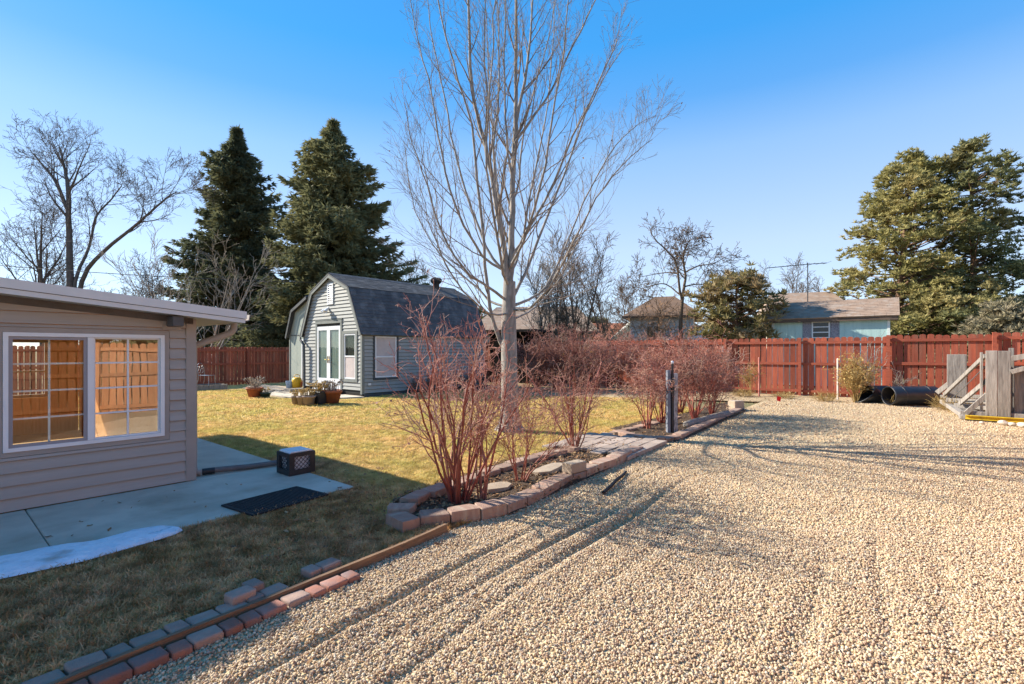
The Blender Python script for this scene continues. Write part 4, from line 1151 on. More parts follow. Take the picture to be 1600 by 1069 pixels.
# side window with blind
mb = MB()
for a, b, c, d in ((SWX0, SWZ0, SWX0 + .075, SWZ1), (SWX1 - .075, SWZ0, SWX1, SWZ1), (SWX0 + .075, SWZ0, SWX1 - .075, SWZ0 + .075)): mb.box(a, -.045, b, c, -.001, d)
mb.build('window_trim', M['shed_dark'], shed)
w_ = sash_window(shed, sfr, SWX0 + .08, SWX1 - .08, SWZ0 + .08, SWZ1 - .005, M['door_white'], M['blind'], M['blind'])
# louvred gable vent
lv = frame_mb(1.80, 3.30, 2.20, 4.08, .05, -.0, .0)
mb = MB()
for a, b, c, d in ((1.80, 3.30, 1.86, 4.06), (2.14, 3.30, 2.20, 4.06), (1.86, 3.30, 2.14, 3.36), (1.86, 4.0, 2.14, 4.06)): mb.box(-.055, a, b, -.018, c, d)
vent = mb.build('gable_vent', M['door_white'], shed)
for k in range(8):
    z = 3.385 + k * .077
    MB().prism([(-.05, z), (-.02, z + .05), (-.016, z + .05), (-.046, z)], lambda a, o, zz: (a, o, zz), 1.862, 2.138).build('slat', M['door_white'], vent)
# twin-head lamp (unlit) above the doors
lm = MB(); lm.lathe([(.001, 0), (.06, 0), (.055, .03), (.001, .032)], 12); lm.v = [np.stack([-v[:, 2] - .02, v[:, 0] + 2.16, v[:, 1] + 3.16], -1) for v in lm.v]
fl = lm.build('lamp_base', M['door_white'], shed)
for s in (-1, 1):
    mb = MB(); mb.curve([(-.05, 2.16, 3.16), (-.12, 2.16 + s * .06, 3.14), (-.14, 2.16 + s * .08, 3.10), (-.22, 2.16 + s * .11, 3.02)], [.018, .03, .055, .075], 10)
    mb.build('lamp_head', M['door_white'], fl)
# downpipe on the left corner of the gable
mb = MB(); mb.curve([(-.10, 4.12, 2.10), (-.14, 4.05, 2.02), (-.16, 3.86, 1.92), (-.14, 3.76, 1.82), (-.13, 3.74, 1.0), (-.13, 3.74, .2), (-.16, 3.74, .12), (-.24, 3.74, .10)], [.045] * 8, 8)
mb.build('downpipe', M['shed_dark'], shed)
MB().box(.22, -.035, .40, .33, -.019, .47).build('outlet_cover', M['door_white'], shed)
# roof ventilator near the far end of the ridge
vx, vz = 4.85, 4.44
tv = MB(); tv.lathe([(.15, -.12), (.14, .12), (.16, .13), (.16, .16)], 14, (vx, 1.75, vz - .05)); rv = tv.build('roof_vent', M['metal_dark'], shed)
for k in range(14):
    a = 2 * PI * k / 14; p_ = []
    for t in range(5):
        th = a + t * .22; rr = (.16, .22, .235, .20, .08)[t]
        p_.append((vx + rr * math.cos(th), 1.75 + rr * math.sin(th), vz + .11 + (.0, .06, .13, .20, .25)[t]))
    MB().curve(p_, [.022, .03, .03, .026, .012], 4).build('vane', M['metal_dark'], rv)
MB().lathe([(.12, .12), (.17, .2), (.15, .29), (.06, .35), (.001, .36)], 12, (vx, 1.75, vz - .02)).build('vent_core', M['metal_dark'], rv)
# annex on the left, set back
AX = .32
ap_ = [(4.03, .15), (4.03, 3.72), (4.3, 3.66), (5.42, 3.22), (5.85, 2.30), (5.85, .15)]
MB().prism(ap_, lambda a, o, z: (o, a, z), AX + .02, SLN - .4).build('annex_wall', M['annex'], shed)
for a0, a1, z0, z1 in ((4.04, 4.62, .2, 2.22), (4.63, 5.24, .2, 2.22), (5.25, 5.84, .2, 2.22), (4.04, 5.42, 2.25, 3.2)):
    poly = [(a0, z0), (a1, z0), (a1, z1), (a0, z1)]
    MB().prism(poly, lambda a, o, z: (o, a, z), AX + .004, AX + .018).build('annex_panel', M['annex'], shed)
MB().box(AX - .01, 4.02, 2.222, AX + .018, 5.84, 2.248).build('panel_joint', M['shed_dark'], shed)
MB().box(AX - .02, 5.80, .1, AX + .018, 5.87, 2.28).build('corner_trim', M['shed_trim'], shed)
mb = MB()
for a, b, c, d in ((4.14, .2, 4.2, 2.06), (4.74, .2, 4.8, 2.06), (4.2, 2.0, 4.74, 2.06)): mb.box(AX - .03, a, b, AX + .003, c, d)
mb.build('annex_door_frame', M['door_white'], shed)
ar = [(5.95, 2.15), (5.46, 3.27), (4.2, 3.76)]
for i in range(2):
    ro, L, nn = roof_plane(ar[i], ar[i + 1], 'annex_roof', M['shed_dark'], shed, AX - .14, SLN - .3)
    shingles(ar[i], ar[i + 1], M['shingle'], ro, AX - .15, SLN - .29, seed=20 + i)
    p, q = ar[i], ar[i + 1]; dx, dz = q[0] - p[0], q[1] - p[1]; L = math.hypot(dx, dz); nx, nz = dz / L, -dx / L
    MB().prism([p, q, (q[0] - nx * .09, q[1] - abs(nz) * .09 - .02), (p[0] - nx * .09, p[1] - abs(nz) * .09 - .02)], lambda a, o, z: (o, a, z), AX - .17, AX - .145).build('bargeboard', M['shed_dark'], shed)

# dark open lean-to past the end of the shed
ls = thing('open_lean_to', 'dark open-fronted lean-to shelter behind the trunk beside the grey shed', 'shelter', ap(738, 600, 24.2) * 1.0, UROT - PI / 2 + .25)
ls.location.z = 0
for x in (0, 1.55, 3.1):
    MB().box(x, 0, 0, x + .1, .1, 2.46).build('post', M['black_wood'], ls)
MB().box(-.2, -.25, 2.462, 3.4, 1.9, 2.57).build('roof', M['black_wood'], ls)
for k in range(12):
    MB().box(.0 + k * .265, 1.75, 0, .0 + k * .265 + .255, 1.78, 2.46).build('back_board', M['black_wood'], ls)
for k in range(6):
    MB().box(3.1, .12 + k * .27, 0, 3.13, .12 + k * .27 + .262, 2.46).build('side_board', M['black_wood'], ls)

# concrete apron at the shed doors
apn = MB(); n = 22; vs = []
for k in range(n):
    a = PI * k / (n - 1)
    vs.append((-.02 - 1.95 * math.sin(a) * (1 + .06 * math.sin(3 * a)), 2.9 - 3.05 * math.cos(a)))
o = MB().prism(vs, lambda a, o, z: (a, z, o), -.05, .045).build('shed_patio', M['concrete'], None, SHED0, (0, 0, UROT))
tag(o, kind='structure')
def sh(x, y, z=0.0): return SHED0 + U * x - N * y + Vector((0, 0, z))

# ------------------------------------------------------------------ pots and garden clutter by the shed
def pot(name, label, p, r, h, m, plant, pm=None, group=None, square=False, ph=.3, seed=1):
    t = thing(name, label, 'plant pot', p, random.uniform(0, 3), group)
    if square:
        mb = MB(); mb.prism([(-r * .8, 0), (r * .8, 0), (r, h), (-r, h)], lambda a, o, z: (a, o, z), -r * .9, r * .9)
        link_mesh('pot_body', bevelled_mesh(mb, 'pot_body', m, .01, 1), t)
    else:
        MB().lathe([(.001, 0), (r * .68, 0), (r * .93, h * .80), (r, h * .80), (r * 1.02, h), (r * .9, h), (r * .86, h * .84), (.001, h * .82)], 18).build('pot_body', m, t)
    rr = random.Random(seed); mb = MB()
    for k in range(plant):
        a = rr.uniform(0, 2 * PI); q = rr.uniform(0, .7) * r; l = ph * rr.uniform(.5, 1.1); sp = rr.uniform(.1, .9)
        x, y = q * math.cos(a), q * math.sin(a)
        mb.curve([(x, y, h * .8), (x + sp * l * .3 * math.cos(a), y + sp * l * .3 * math.sin(a), h + l * .5), (x + sp * l * .9 * math.cos(a + .3), y + sp * l * .9 * math.sin(a + .3), h + l * rr.uniform(.6, 1))], [.006, .008, .004], 3)
        ex = Vector((x + sp * l * .9 * math.cos(a + .3), y + sp * l * .9 * math.sin(a + .3), h + l * .75))
        T = []
        for _ in range(4):
            d1 = Vector((rr.uniform(-1, 1), rr.uniform(-1, 1), rr.uniform(-1, .6))) * .05; d2 = Vector((rr.uniform(-1, 1), rr.uniform(-1, 1), rr.uniform(-1, 1))) * .03
            T.append((tuple(ex), tuple(ex + d1 + d2), tuple(ex + d1 - d2)))
        mb.tris(T)
    mb.build('dry_plant', pm or M['straw'], t)
    return t
ZP = .046
pot('flower_pot', 'terracotta pot of dry upright stems standing alone on the lawn edge left of the shed', gp(398, 621, .01), .27, .34, M['terracotta'], 46, M['bark_pale'], ph=.42, seed=2)
pot('flower_pot', 'small dark green bowl pot beside the lone terracotta pot', gp(415, 621, .01), .18, .17, M['pot_green'], 14, M['straw'], ph=.18, seed=3)
pot('flower_pot', 'leftmost small faded tan pot in the row before the shed doors', gp(462, 631, ZP), .13, .23, M['pot_grey'], 14, ph=.22, seed=4)
pot('flower_pot', 'second small grey pot of the row, between the tan pot and the wide grey pot', gp(471, 632, ZP), .13, .24, M['pot_grey'], 16, ph=.24, seed=5)
pot('flower_pot', 'wide low grey pot with dry plant next to the black square planter', gp(482.5, 632, ZP), .20, .26, M['pot_grey'], 26, ph=.26, seed=6)
pot('flower_pot', 'black square planter with golden dry plant in front of the shed doors', gp(500, 630.5, ZP), .21, .36, M['plastic_black'], 54, ph=.36, square=True, seed=7)
pot('flower_pot', 'large terracotta pot with sprawling dry plant at the right end of the row', gp(518.5, 629.5, ZP), .29, .38, M['terracotta'], 60, M['bark_pale'], ph=.36, seed=8)
p = gp(464, 607, .1)
t = thing('bucket', 'yellow plastic jug bucket beside the downpipe at the shed corner', 'bucket', p, .5)
t.location.z = .12
MB().lathe([(.001, 0), (.17, 0), (.19, .30), (.16, .38), (.11, .42), (.001, .42)], 14).build('bucket_body', M['yellow_plastic'], t)
MB().box(.08, -.14, .04, .192, .14, .26).build('bucket_label', M['orange_plastic'], t)
MB().curve([(-.1, 0, .38), (-.1, 0, .50), (0, 0, .54), (.1, 0, .50), (.1, 0, .38)], [.015] * 5, 6).build('handle', M['yellow_plastic'], t)
p = gp(452.5, 607, .1); t = thing('bucket', 'small pale blue bucket left of the yellow one', 'bucket', p); t.location.z = .12
MB().lathe([(.001, 0), (.12, 0), (.15, .27), (.155, .28), (.135, .28), (.11, .02)], 14).build('bucket_body', M['blue_plastic'], t)
MB().curve([(-.15, 0, .26), (-.12, -.06, .2), (0, -.15, .14), (.12, -.06, .2), (.15, 0, .26)], [.008] * 5, 5).build('handle', M['metal'], t)
# low timber-edged pad with old boards beside the annex
pad = thing('board_pile', 'flat pile of pale weathered boards lying left of the grey shed', 'board pile', sh(-.55, 4.15, 0), UROT + PI / 2)
random.seed(12)
for k in range(7):
    x = random.uniform(-.1, .3); y = -.55 + k * .21
    MB().bar((x, y, .06 + .012 * (k % 2)), (x + 2.3 + random.uniform(-.4, .3), y + random.uniform(-.12, .12), .09 + .03 * (k % 3)), .19, .035).build('plank', M['flagstone' if k % 2 else 'weathered'], pad)
for k, (x, l) in enumerate(((0.0, 1.2), (1.25, 1.3))):
    MB().box(x, -.80, 0, x + l, -.68, .085).build('edge_timber', M['weathered'], pad)
step = thing('shed_step', 'low grey timber step by the downpipe at the shed corner', 'step', sh(-.55, 3.55, .045), UROT)
for k in range(3): MB().box(-.25, -.02 + k * .17, 0, .45, .145 + k * .17, .10).build('plank', M['weathered'], step)

# curb along the far left fence
cb = thing('retaining_curb', 'low grey timber curb along the foot of the shaded fence', 'curb', hw(16.0, 17.5), UROT)
for k in range(5): MB().box(k * 1.62, 0, 0, k * 1.62 + 1.6, .2, .22).build('timber', M['weathered'], cb)
# planter box and wire chair
pc = gp(322, 610, 0)
px_ = thing('planter_box', 'low grey planter box on the lawn under the wire chair', 'planter', (pc.x - .3, pc.y, 0), UROT)
for (a, b, c, d) in ((-.9, -.5, .9, -.46), (-.9, .46, .9, .5), (-.9, -.459, -.86, .459), (.86, -.459, .9, .459)):
    MB().box(a, b, 0, c, d, .22).build('side_board', M['weathered'], px_)
MB().box(-.858, -.458, .0, .858, .458, .19).build('soil', M['mulch'], px_)
ch = thing('wire_chair', 'small ornate pale wire garden chair standing on the planter box', 'chair', (pc.x - .02, pc.y + .05, .19), UROT + .7)
mb = MB()
for x in (-.2, .2):
    MB().curve([(x * 1.2, -.24, 0), (x, -.22, .22), (x, -.22, .40)], [.012] * 3, 5).build('leg', M['metal'], ch)
    MB().curve([(x * 1.2, .28, 0), (x, .2, .25), (x, .2, .42), (x * 1.05, .24, .72), (x * .8, .26, .84)], [.012] * 5, 5).build('leg', M['metal'], ch)
seat = MB()
for k in range(8):
    x = -.2 + k * .4 / 7; seat.curve([(x, -.22, .41), (x, 0, .405), (x, .2, .42)], [.007] * 3, 4)
seat.curve([(-.21, -.22, .41), (.21, -.22, .41)], [.011] * 2, 5); seat.curve([(-.21, .2, .42), (.21, .2, .42)], [.011] * 2, 5)
seat.build('seat', M['metal'], ch)
bk = MB()
for cx, cz, r0 in ((-.09, .58, .08), (.09, .58, .08), (0, .72, .08), (-.13, .74, .05), (.13, .74, .05)):
    bk.curve([(cx + r0 * math.cos(t * .7), .235 + .02 * (cz - .5), cz + r0 * math.sin(t * .7)) for t in range(10)], [.008] * 10, 4)
bk.curve([(-.17, .255, .83), (-.08, .26, .90), (.08, .26, .90), (.17, .255, .83)], [.011] * 4, 5)
bk.build('backrest', M['metal'], ch)

# ------------------------------------------------------------------ fences
def board_mesh(w, h, th, seed, rounded=True, m='fence'):
    r = random.Random(seed)
    h += r.uniform(-.012, .012)
    if rounded: poly = [(-w / 2, 0), (w / 2, 0), (w / 2, h - .045), (w * .34, h - .012), (0, h), (-w * .34, h - .012), (-w / 2, h - .045)]
    else: poly = [(-w / 2, 0), (w / 2, 0), (w / 2, h - .03), (w * .3, h), (-w * .3, h), (-w / 2, h - .03)]
    return MB().prism(poly, lambda a, o, z: (a, o, z), 0, th).mesh('board', M[m])
def fence(name, label, p0, p1, h, pitch, seed, phase=0.0, bay=2.54, gap=(.004, .022), rise=None, bm='fence', rm='fence_dark'):
    d = p1 - p0; L = d.length
    f = thing(name, label, 'fence', p0, math.atan2(d.y, d.x))
    bms = [board_mesh(pitch - .012, h, .018, seed + k, m=bm) for k in range(6)]
    r = random.Random(seed)
    x = pitch / 2
    while x < L - pitch / 2:
        dz = rise(x) if rise else 0.0
        link_mesh('board', bms[r.randrange(6)], f, (x, r.uniform(0, .006), dz + r.uniform(-.012, .012)), (0, r.uniform(-.006, .006), 0))
        x += pitch + r.uniform(*gap) - .006
    xs = []; x = phase % bay
    while x < L: xs.append(x); x += bay
    pm = MB().box(-.048, -.135, -.05, .048, -.042, h + .0).mesh('post', M[rm])
    for x in xs: link_mesh('post', pm, f, (x, 0, (rise(x + .2) if rise else 0)))
    ends = [0.0] + xs + [L]
    for a, b in zip(ends[:-1], ends[1:]):
        if b - a < .3: continue
        dz = rise((a + b) / 2) if rise else 0.0
        for z in (.16, h * .55, h - .17):
            MB().box(a + .05, -.041, z - .045 + dz, b - .05, -.002, z + .045 + dz).build('rail', M[rm], f)
    return f
V3 = lambda x, y: Vector((x, y, 0))
FC = V3(-6.8, 31.0); BD = Vector((.80, -.60, 0)); BR = V3(10.36, 18.14) + BD * 6.25
LB = (V3(10.36, 18.14) - FC).length
bd_dir = (BR - FC).normalized()
fence('back_fence', 'sunlit red wooden fence with rounded boards running across behind the gravel', FC, BR, 2.06, .185, 70, phase=LB, rise=lambda x: .0 if x < LB + 2.5 else (.05 if x < LB + 5.05 else .09))
lf0 = V3(-14, 22.5) - U * 15.0
fence('left_fence', 'shaded dark red wooden fence at the far side of the lawn', lf0, FC, 1.78, .15, 90, phase=15 + 2.1)
rf = lambda x: C0 + U * x + N * 9.2
fence('right_fence', 'red wooden fence beside the drive mirrored in the house window', rf(18.9), rf(-9), 1.80, .15, 110, phase=.4, bm='fence_orange', rm='fence_orange')

# stakes along the fences
def stake(label, p, h, m, r=.03):
    t = thing('fence_stake', label, 'stake', p)
    MB().curve([(0, 0, -.03), (.004, 0, h * .5), (.0, 0, h)], [r] * 3, 7).build('stake_pole', m, t)
    MB().lathe([(r, -.004), (r * 1.1, .0), (r * .6, .03), (.001, .035)], 7, (0, 0, h)).build('stake_tip', m, t)
stake('faded red stake standing before the sunlit fence left of the first post', gp(1186, 619), 1.33, M['stake_red'])
stake('thin white stake standing in the dry brush before the sunlit fence', gp(1309, 625), 1.32, M['stake_white'])
stake('pale stake standing before the shaded fence by the shed', hw(17.45, 17.9), 1.45, M['stake_white'], .035)

# ------------------------------------------------------------------ black drums and the timber rig by the fence
def drum(label, p, ax, r, L, mitre, ribs, seed):
    t = thing('culvert_pipe', label, 'pipe', p, math.atan2(ax.y, ax.x))
    seg = 28
    def shell(r0, flip):
        vs, fs = [], []
        xs = [0, .04, L * .33, L * .66, L - .04, L]
        for i, x in enumerate(xs):
            rr = r0 + (.012 if (i in (1, 4) and not flip) else 0)
            for k in range(seg):
                a = 2 * PI * k / seg
                z = r0 * math.sin(a) * .97
                xx = x + (mitre * (z + r0) / (2 * r0) if i == 0 else mitre * .9 * (z + r0) / (2 * r0) if i == 1 else 0)
                vs.append((xx, rr * math.cos(a), r + z))
        for i in range(len(xs) - 1):
            for k in range(seg):
                k2 = (k + 1) % seg
                f = (i * seg + k, i * seg + k2, (i + 1) * seg + k2, (i + 1) * seg + k)
                fs.append(f[::-1] if flip else f)
        return vs, fs
    vo, fo = shell(r, False); vi, fi = shell(r - .022, True)
    n = len(vo); mb = MB()
    rim = [(k, n + k, n + (k + 1) % seg, (k + 1) % seg) for k in range(seg)]
    e = n - seg
    rim2 = [(e + k, e + (k + 1) % seg, n + e + (k + 1) % seg, n + e + k) for k in range(seg)]
    mb.add(vo + vi, fo + [tuple(i + n for i in f) for f in fi] + rim + rim2, True)
    mb.build('pipe_shell', M['plastic_black'], t)
    MB().lathe([(.001, 0), (r - .03, 0), (r - .03, .02), (.001, .02)], seg).build('end_cap', M['plastic_black'], t, (L - .12, 0, r), (0, PI / 2, 0))
    for k in range(ribs):
        x = L * (.25 + .55 * k / max(1, ribs - 1))
        MB().curve([(x - .02, 0, r), (x - .018, 0, r), (x + .018, 0, r), (x + .02, 0, r)], [r * .98, r * 1.012, r * 1.012, r * .98], seg).build('band', M['plastic_black'], t)
    return t
dax = Vector((1.0, .02, 0)).normalized()
p = gp(1396, 635); drum('large black plastic pipe lying on its side with a round open end', p + Vector((0, .2, 0)), dax, .285, 1.35, .0, 2, 1)
p2 = gp(1354, 632); d2 = drum('shorter black plastic pipe lying behind with a slanted cut mouth', p2 + Vector((0, .45, 0)), dax, .27, .95, .55, 0, 2)
MB().box(.62, -.14, .30, .635, .02, .50).build('label_sheet', M['rug_label'], d2)

W = Vector((.77, -.64, 0)).normalized(); WP = Vector((-W.y, W.x, 0))
RO = gp(1510, 656); RO.z = 0
rig = thing('timber_rig', 'weathered grey timber frame of upright planks and diagonal braces by the fence', 'timber frame', RO + WP * .12, math.atan2(W.y, W.x))
def plank(a, b, w, h, name='plank', up=(0, 0, 1), m='weathered'):
    mb = MB().bar(a, b, w, h, up)
    return link_mesh(name, bevelled_mesh(mb, name, M[m], .006, 1), rig)
# local x along the front, local y to the back
for y in (.10, .85, 1.6, 2.35): plank((-.1, y, .13), (3.2, y, .13), .09, .12, 'sleeper')
for x in (-.05, 1.2, 2.6): plank((x, -.05, .045), (x, 2.6, .045), .14, .085, 'skid')
def upright(x, y, w, h):
    mb = MB(); mb.box(x, y, .10, x + w, y + .05, h)
    link_mesh('upright_plank', bevelled_mesh(mb, 'upright_plank', M['weathered'], .008, 1), rig)
upright(.335, .03, .20, 1.60); upright(.54, .032, .21, 1.595)
upright(-.30, 2.15, .40, 1.50)
plank((.27, .14, .1), (.27, .14, 1.56), .05, .10, 'stud')
_ro = RO + WP * .12
def rl(px, py, Y):
    d = ap(px, py, Y) - _ro
    return (d.dot(W), d.dot(WP), d.z)
plank(rl(1539, 556, 11.62), rl(1475, 617, 13.7), .05, .10, 'brace')
plank(rl(1543, 594, 11.62), rl(1499, 631, 12.5), .05, .10, 'brace')
plank(rl(1543, 616, 11.60), rl(1509, 646, 11.8), .05, .10, 'brace')
plank(rl(1493, 592, 13.75), rl(1464, 614, 14.1), .05, .12, 'brace')
plank(rl(1473, 627, 13.6), rl(1509, 651, 11.8), .13, .10, 'sleeper')
plank(rl(1470, 620, 13.9), rl(1545, 620, 13.0), .09, .10, 'sleeper')
plank(rl(1480, 625, 13.2), rl(1545, 628, 12.4), .09, .10, 'sleeper')
plank(rl(1492, 633, 12.7), rl(1545, 638, 12.0), .09, .10, 'sleeper')
plank((.75, .06, 1.42), (1.6, -.02, 1.62), .05, .12, 'rail')
plank((.75, .02, 1.12), (1.7, -.05, 1.52), .05, .10, 'rail')
plank((.78, .30, .1), (.78, .30, 1.66), .09, .05, 'stud')
plank((.90, .22, .1), (.90, .22, 1.25), .17, .04, 'stud')
for k in range(6): plank((.98, .12, .22 + k * .20), (2.9, .12, .22 + k * .20), .03, .115, 'slat')
for x in (1.9, 2.85): plank((x, .17, .1), (x, .17, 1.35), .08, .08, 'stud')
MB().curve([rl(1487, 623, 13.0), rl(1515, 597, 12.3), rl(1540, 572, 11.65)], [.010] * 3, 6).build('brace_rod', M['metal'], rig)
yb = thing('steel_beam', 'yellow painted beam lying on the gravel along the front of the timber frame', 'beam', RO + Vector((0, 0, 0)), math.atan2(W.y, W.x))
mb = MB(); mb.prism([(-.06, .02), (.06, .02), (.06, .035), (.015, .04), (.015, .095), (.06, .10), (.06, .112), (-.06, .112), (-.06, .10), (-.015, .095), (-.015, .04), (-.06, .035)], lambda a, o, z: (o, a - .02, z), -.02, 2.6)
mb.build('beam_body', M['yellow'], yb)
MB().box(-.019, -.082, .0, 2.5, .042, .0195).build('beam_shoe', M['black_wood'], yb)
for i, (px, py, r) in enumerate(((1568, 664, .10), (1580, 665, .07), (1535, 662, .05), (1598, 667, .09))):
    q = gp(px, py)
    rm = MB(); import bmesh
    bm = bmesh.new(); bmesh.ops.create_icosphere(bm, subdivisions=2, radius=r)
    for v in bm.verts: v.co *= 1 + .35 * mnoise.noise(v.co * 9 + Vector((i * 3.0, 0, 0))); v.co.z = v.co.z * .6 + r * .45
    me = bpy.data.meshes.new('rock'); bm.to_mesh(me); bm.free(); me.materials.append(M['concrete'])
    tag(link_mesh('rock', me, None, q), ('largest pale rock in front of the yellow beam', 'small pale rock touching the right of the largest rock', 'smallest rock under the left half of the yellow beam', 'pale rock at the far right end of the yellow beam')[i], 'rock', 'rocks along the yellow beam')

# ------------------------------------------------------------------ neighbours beyond the back fence
mo = ap(1207, 499.6, 24); mint = thing('mint_shed', 'small mint green shed with brown shingle roof and shuttered window beyond the fence', 'shed', (mo.x, mo.y, 0), math.atan2(-.6, .8))
ML, MD, MH = 4.46, 3.4, 3.02
nb = 14
MWX0, MWX1, MWZ0, MWZ1 = 1.62, 2.32, 1.95, 2.92
for k in range(nb):
    x0, x1 = k * ML / nb + .004, (k + 1) * ML / nb - .004
    if x1 < MWX0 or x0 > MWX1: MB().box(x0, -.02, 0, x1, .0, MH).build('wall_panel', M['mint'], mint)
    else:
        MB().box(x0, -.02, 0, x1, .0, MWZ0).build('wall_panel', M['mint'], mint)
        MB().box(x0, -.02, MWZ1, x1, .0, MH).build('wall_panel', M['mint'], mint)
MB().prism([(.001, 0), (MD, 0), (MD, MH), (MD / 2, MH + .84), (.001, MH)], lambda a, o, z: (o, a, z), .01, ML - .01).build('wall', M['mint'], mint)
for x in (-.02, ML - .08): MB().box(x, -.04, 0, x + .1, -.021, MH).build('corner_board', M['mint_trim'], mint)
MB().box(-.25, -.20, MH - .12, ML + .28, -.17, MH + .02).build('fascia', M['house_brown'], mint)
MB().box(-.25, -.169, MH - .03, ML + .28, .0, MH + .0).build('soffit', M['mint_trim'], mint)
mp_, mq_ = (-.22, MH + .02), (MD / 2, MH + .92)
ro, L, nn = roof_plane(mp_, mq_, 'roof', M['shingle_tan'], mint, -.3, ML + .33)
shingles(mp_, mq_, M['shingle_tan'], ro, -.31, ML + .34, step=.19, tab=.42, seed=40)
mp2 = (MD + .32, MH + .02); ro, L, nn = roof_plane(mp2, mq_, 'roof', M['shingle_tan'], mint, -.3, ML + .33)
mw_ = frame_mb(MWX0, MWZ0, MWX1, MWZ1, .05, -.035, .0).build('window', M['door_white'], mint)
MB().box(MWX0 + .05, -.014, MWZ0 + .05, MWX1 - .05, -.008, MWZ1 - .05).build('pane', M['pane_far'], mw_)
for k in (1, 2, 3): MB().box(MWX0 + .05, -.03, MWZ0 + k * .24 - .02, MWX1 - .05, -.016, MWZ0 + k * .24 + .02).build('window_bar', M['door_white'], mw_)
for x in (MWX0 - .36, MWX1 + .02): MB().box(x, -.045, MWZ0, x + .34, -.021, MWZ1).build('shutter', M['shutter'], mint)
# lattice gate beside it
lg = thing('wire_trellis', 'dark rusty wire trellis standing left of the mint shed', 'trellis', Vector((mo.x, mo.y, 0)) - BD * 1.75 + Vector((0, .3, 0)), math.atan2(-.6, .8))
MB().box(0, .05, 0, 1.6, .08, 2.55).build('backing_board', M['house_brown'], lg)
for k in range(6): MB().box(k * .3, -.02, 0, k * .3 + .04, .02, 2.72).build('picket', M['weathered'], lg)
for z in (.8, 1.6, 2.4): MB().box(0, .021, z, 1.6, .04, z + .05).build('rail', M['weathered'], lg)

def gable_house(name, label, o, rot, L, D, wall_h, roof_h, wm, rm, windows=(), ov=.5, hip=0.0, chimney=None, z0=0.0):
    t = thing(name, label, 'house', (o[0], o[1], z0), rot)
    MB().prism([(0, 0), (D, 0), (D, wall_h), (D / 2, wall_h + roof_h * .96 if not hip else wall_h), (0, wall_h)] if not hip else [(0, 0), (D, 0), (D, wall_h), (0, wall_h)], lambda a, o_, z: (o_, a, z), 0, L).build('wall', wm, t)
    th = .12
    for y0, y1 in ((-ov, D / 2), (D + ov, D / 2)):
        e = wall_h - ov * roof_h / (D / 2)
        mb = MB(); a, b = (y0, e), (y1, wall_h + roof_h)
        vs = [(-ov, a[0], a[1]), (L + ov, a[0], a[1]), (L + ov - hip, b[0], b[1]), (-ov + hip, b[0], b[1])]
        vs += [(x, y, z + th) for x, y, z in vs]
        mb.add(vs, BOXF).build('roof', rm, t)
    if hip:
        for x0, x1 in ((-ov, -ov + hip), (L + ov, L + ov - hip)):
            e = wall_h - ov * roof_h / (D / 2)
            vs = [(x0, -ov, e), (x0, D + ov, e), (x1, D / 2, wall_h + roof_h)]; vs += [(x, y, z + th - .01) for x, y, z in vs]
            MB().add(vs, [(0, 1, 2), (5, 4, 3), (0, 3, 4, 1), (1, 4, 5, 2), (2, 5, 3, 0)]).build('roof', rm, t)
    for (x0, zz0, x1, zz1) in windows:
        f = frame_mb(x0, zz0, x1, zz1, .09, -.05, .02).build('window', M['door_white'], t)
        MB().box(x0 + .09, -.02, zz0 + .09, x1 - .09, -.005, zz1 - .09).build('pane', M['pane_far'], f)
        MB().box((x0 + x1) / 2 - .03, -.04, zz0 + .09, (x0 + x1) / 2 + .03, -.021, zz1 - .09).build('window_bar', M['door_white'], f)
    if chimney:
        MB().box(chimney[0], chimney[1], wall_h, chimney[0] + .6, chimney[1] + .6, wall_h + roof_h + .7).build('chimney', M['brick'], t)
    return t
# pale house with a brown roof beyond the shrubs
o = ap(985, 540, 34)
gable_house('neighbor_house', 'pale grey neighbour house with brown roof and one dark window beyond the red shrubs', (o.x, o.y), math.atan2(-.35, .94), 4.0, 6.0, 4.0, 1.35, M['house_white'], M['shingle_brown'], [(1.0, 2.1, 2.0, 3.3)], hip=1.8)
o = ap(1046, 540, 33.0)
gable_house('neighbor_garage', 'low pale grey gabled garage in front of the pale neighbour house', (o.x, o.y), math.atan2(.62, .78), 5.5, 4.6, 2.3, 1.6, M['house_white'], M['house_white'], [])
o = ap(938, 540, 46)
gable_house('neighbor_house', 'far cream house with a low orange roof left of the pale grey house', (o.x, o.y), math.atan2(-.1, .99), 6, 6, 2.75, 1.4, M['house_cream'], M['shingle_orange'], [(1.6, 1.5, 2.4, 2.5)])
o = ap(742, 540, 37)
gable_house('neighbor_house', 'cream neighbour house with a tan shingle roof behind the bare grey tree', (o.x, o.y), math.atan2(-.12, .99), 8.5, 8, 3.1, 1.9, M['house_cream'], M['shingle_tan'], [(3.0, 1.4, 4.2, 2.6)], hip=1.5)
o = ap(1198, 540, 33)
gable_house('neighbor_house', 'tan-roofed neighbour house rising directly behind the mint shed', (o.x, o.y), math.atan2(-.35, .94), 5.2, 8, 3.6, 2.0, M['house_cream'], M['shingle_tan'], [(1.4, 1.4, 2.6, 2.6)], hip=1.2)
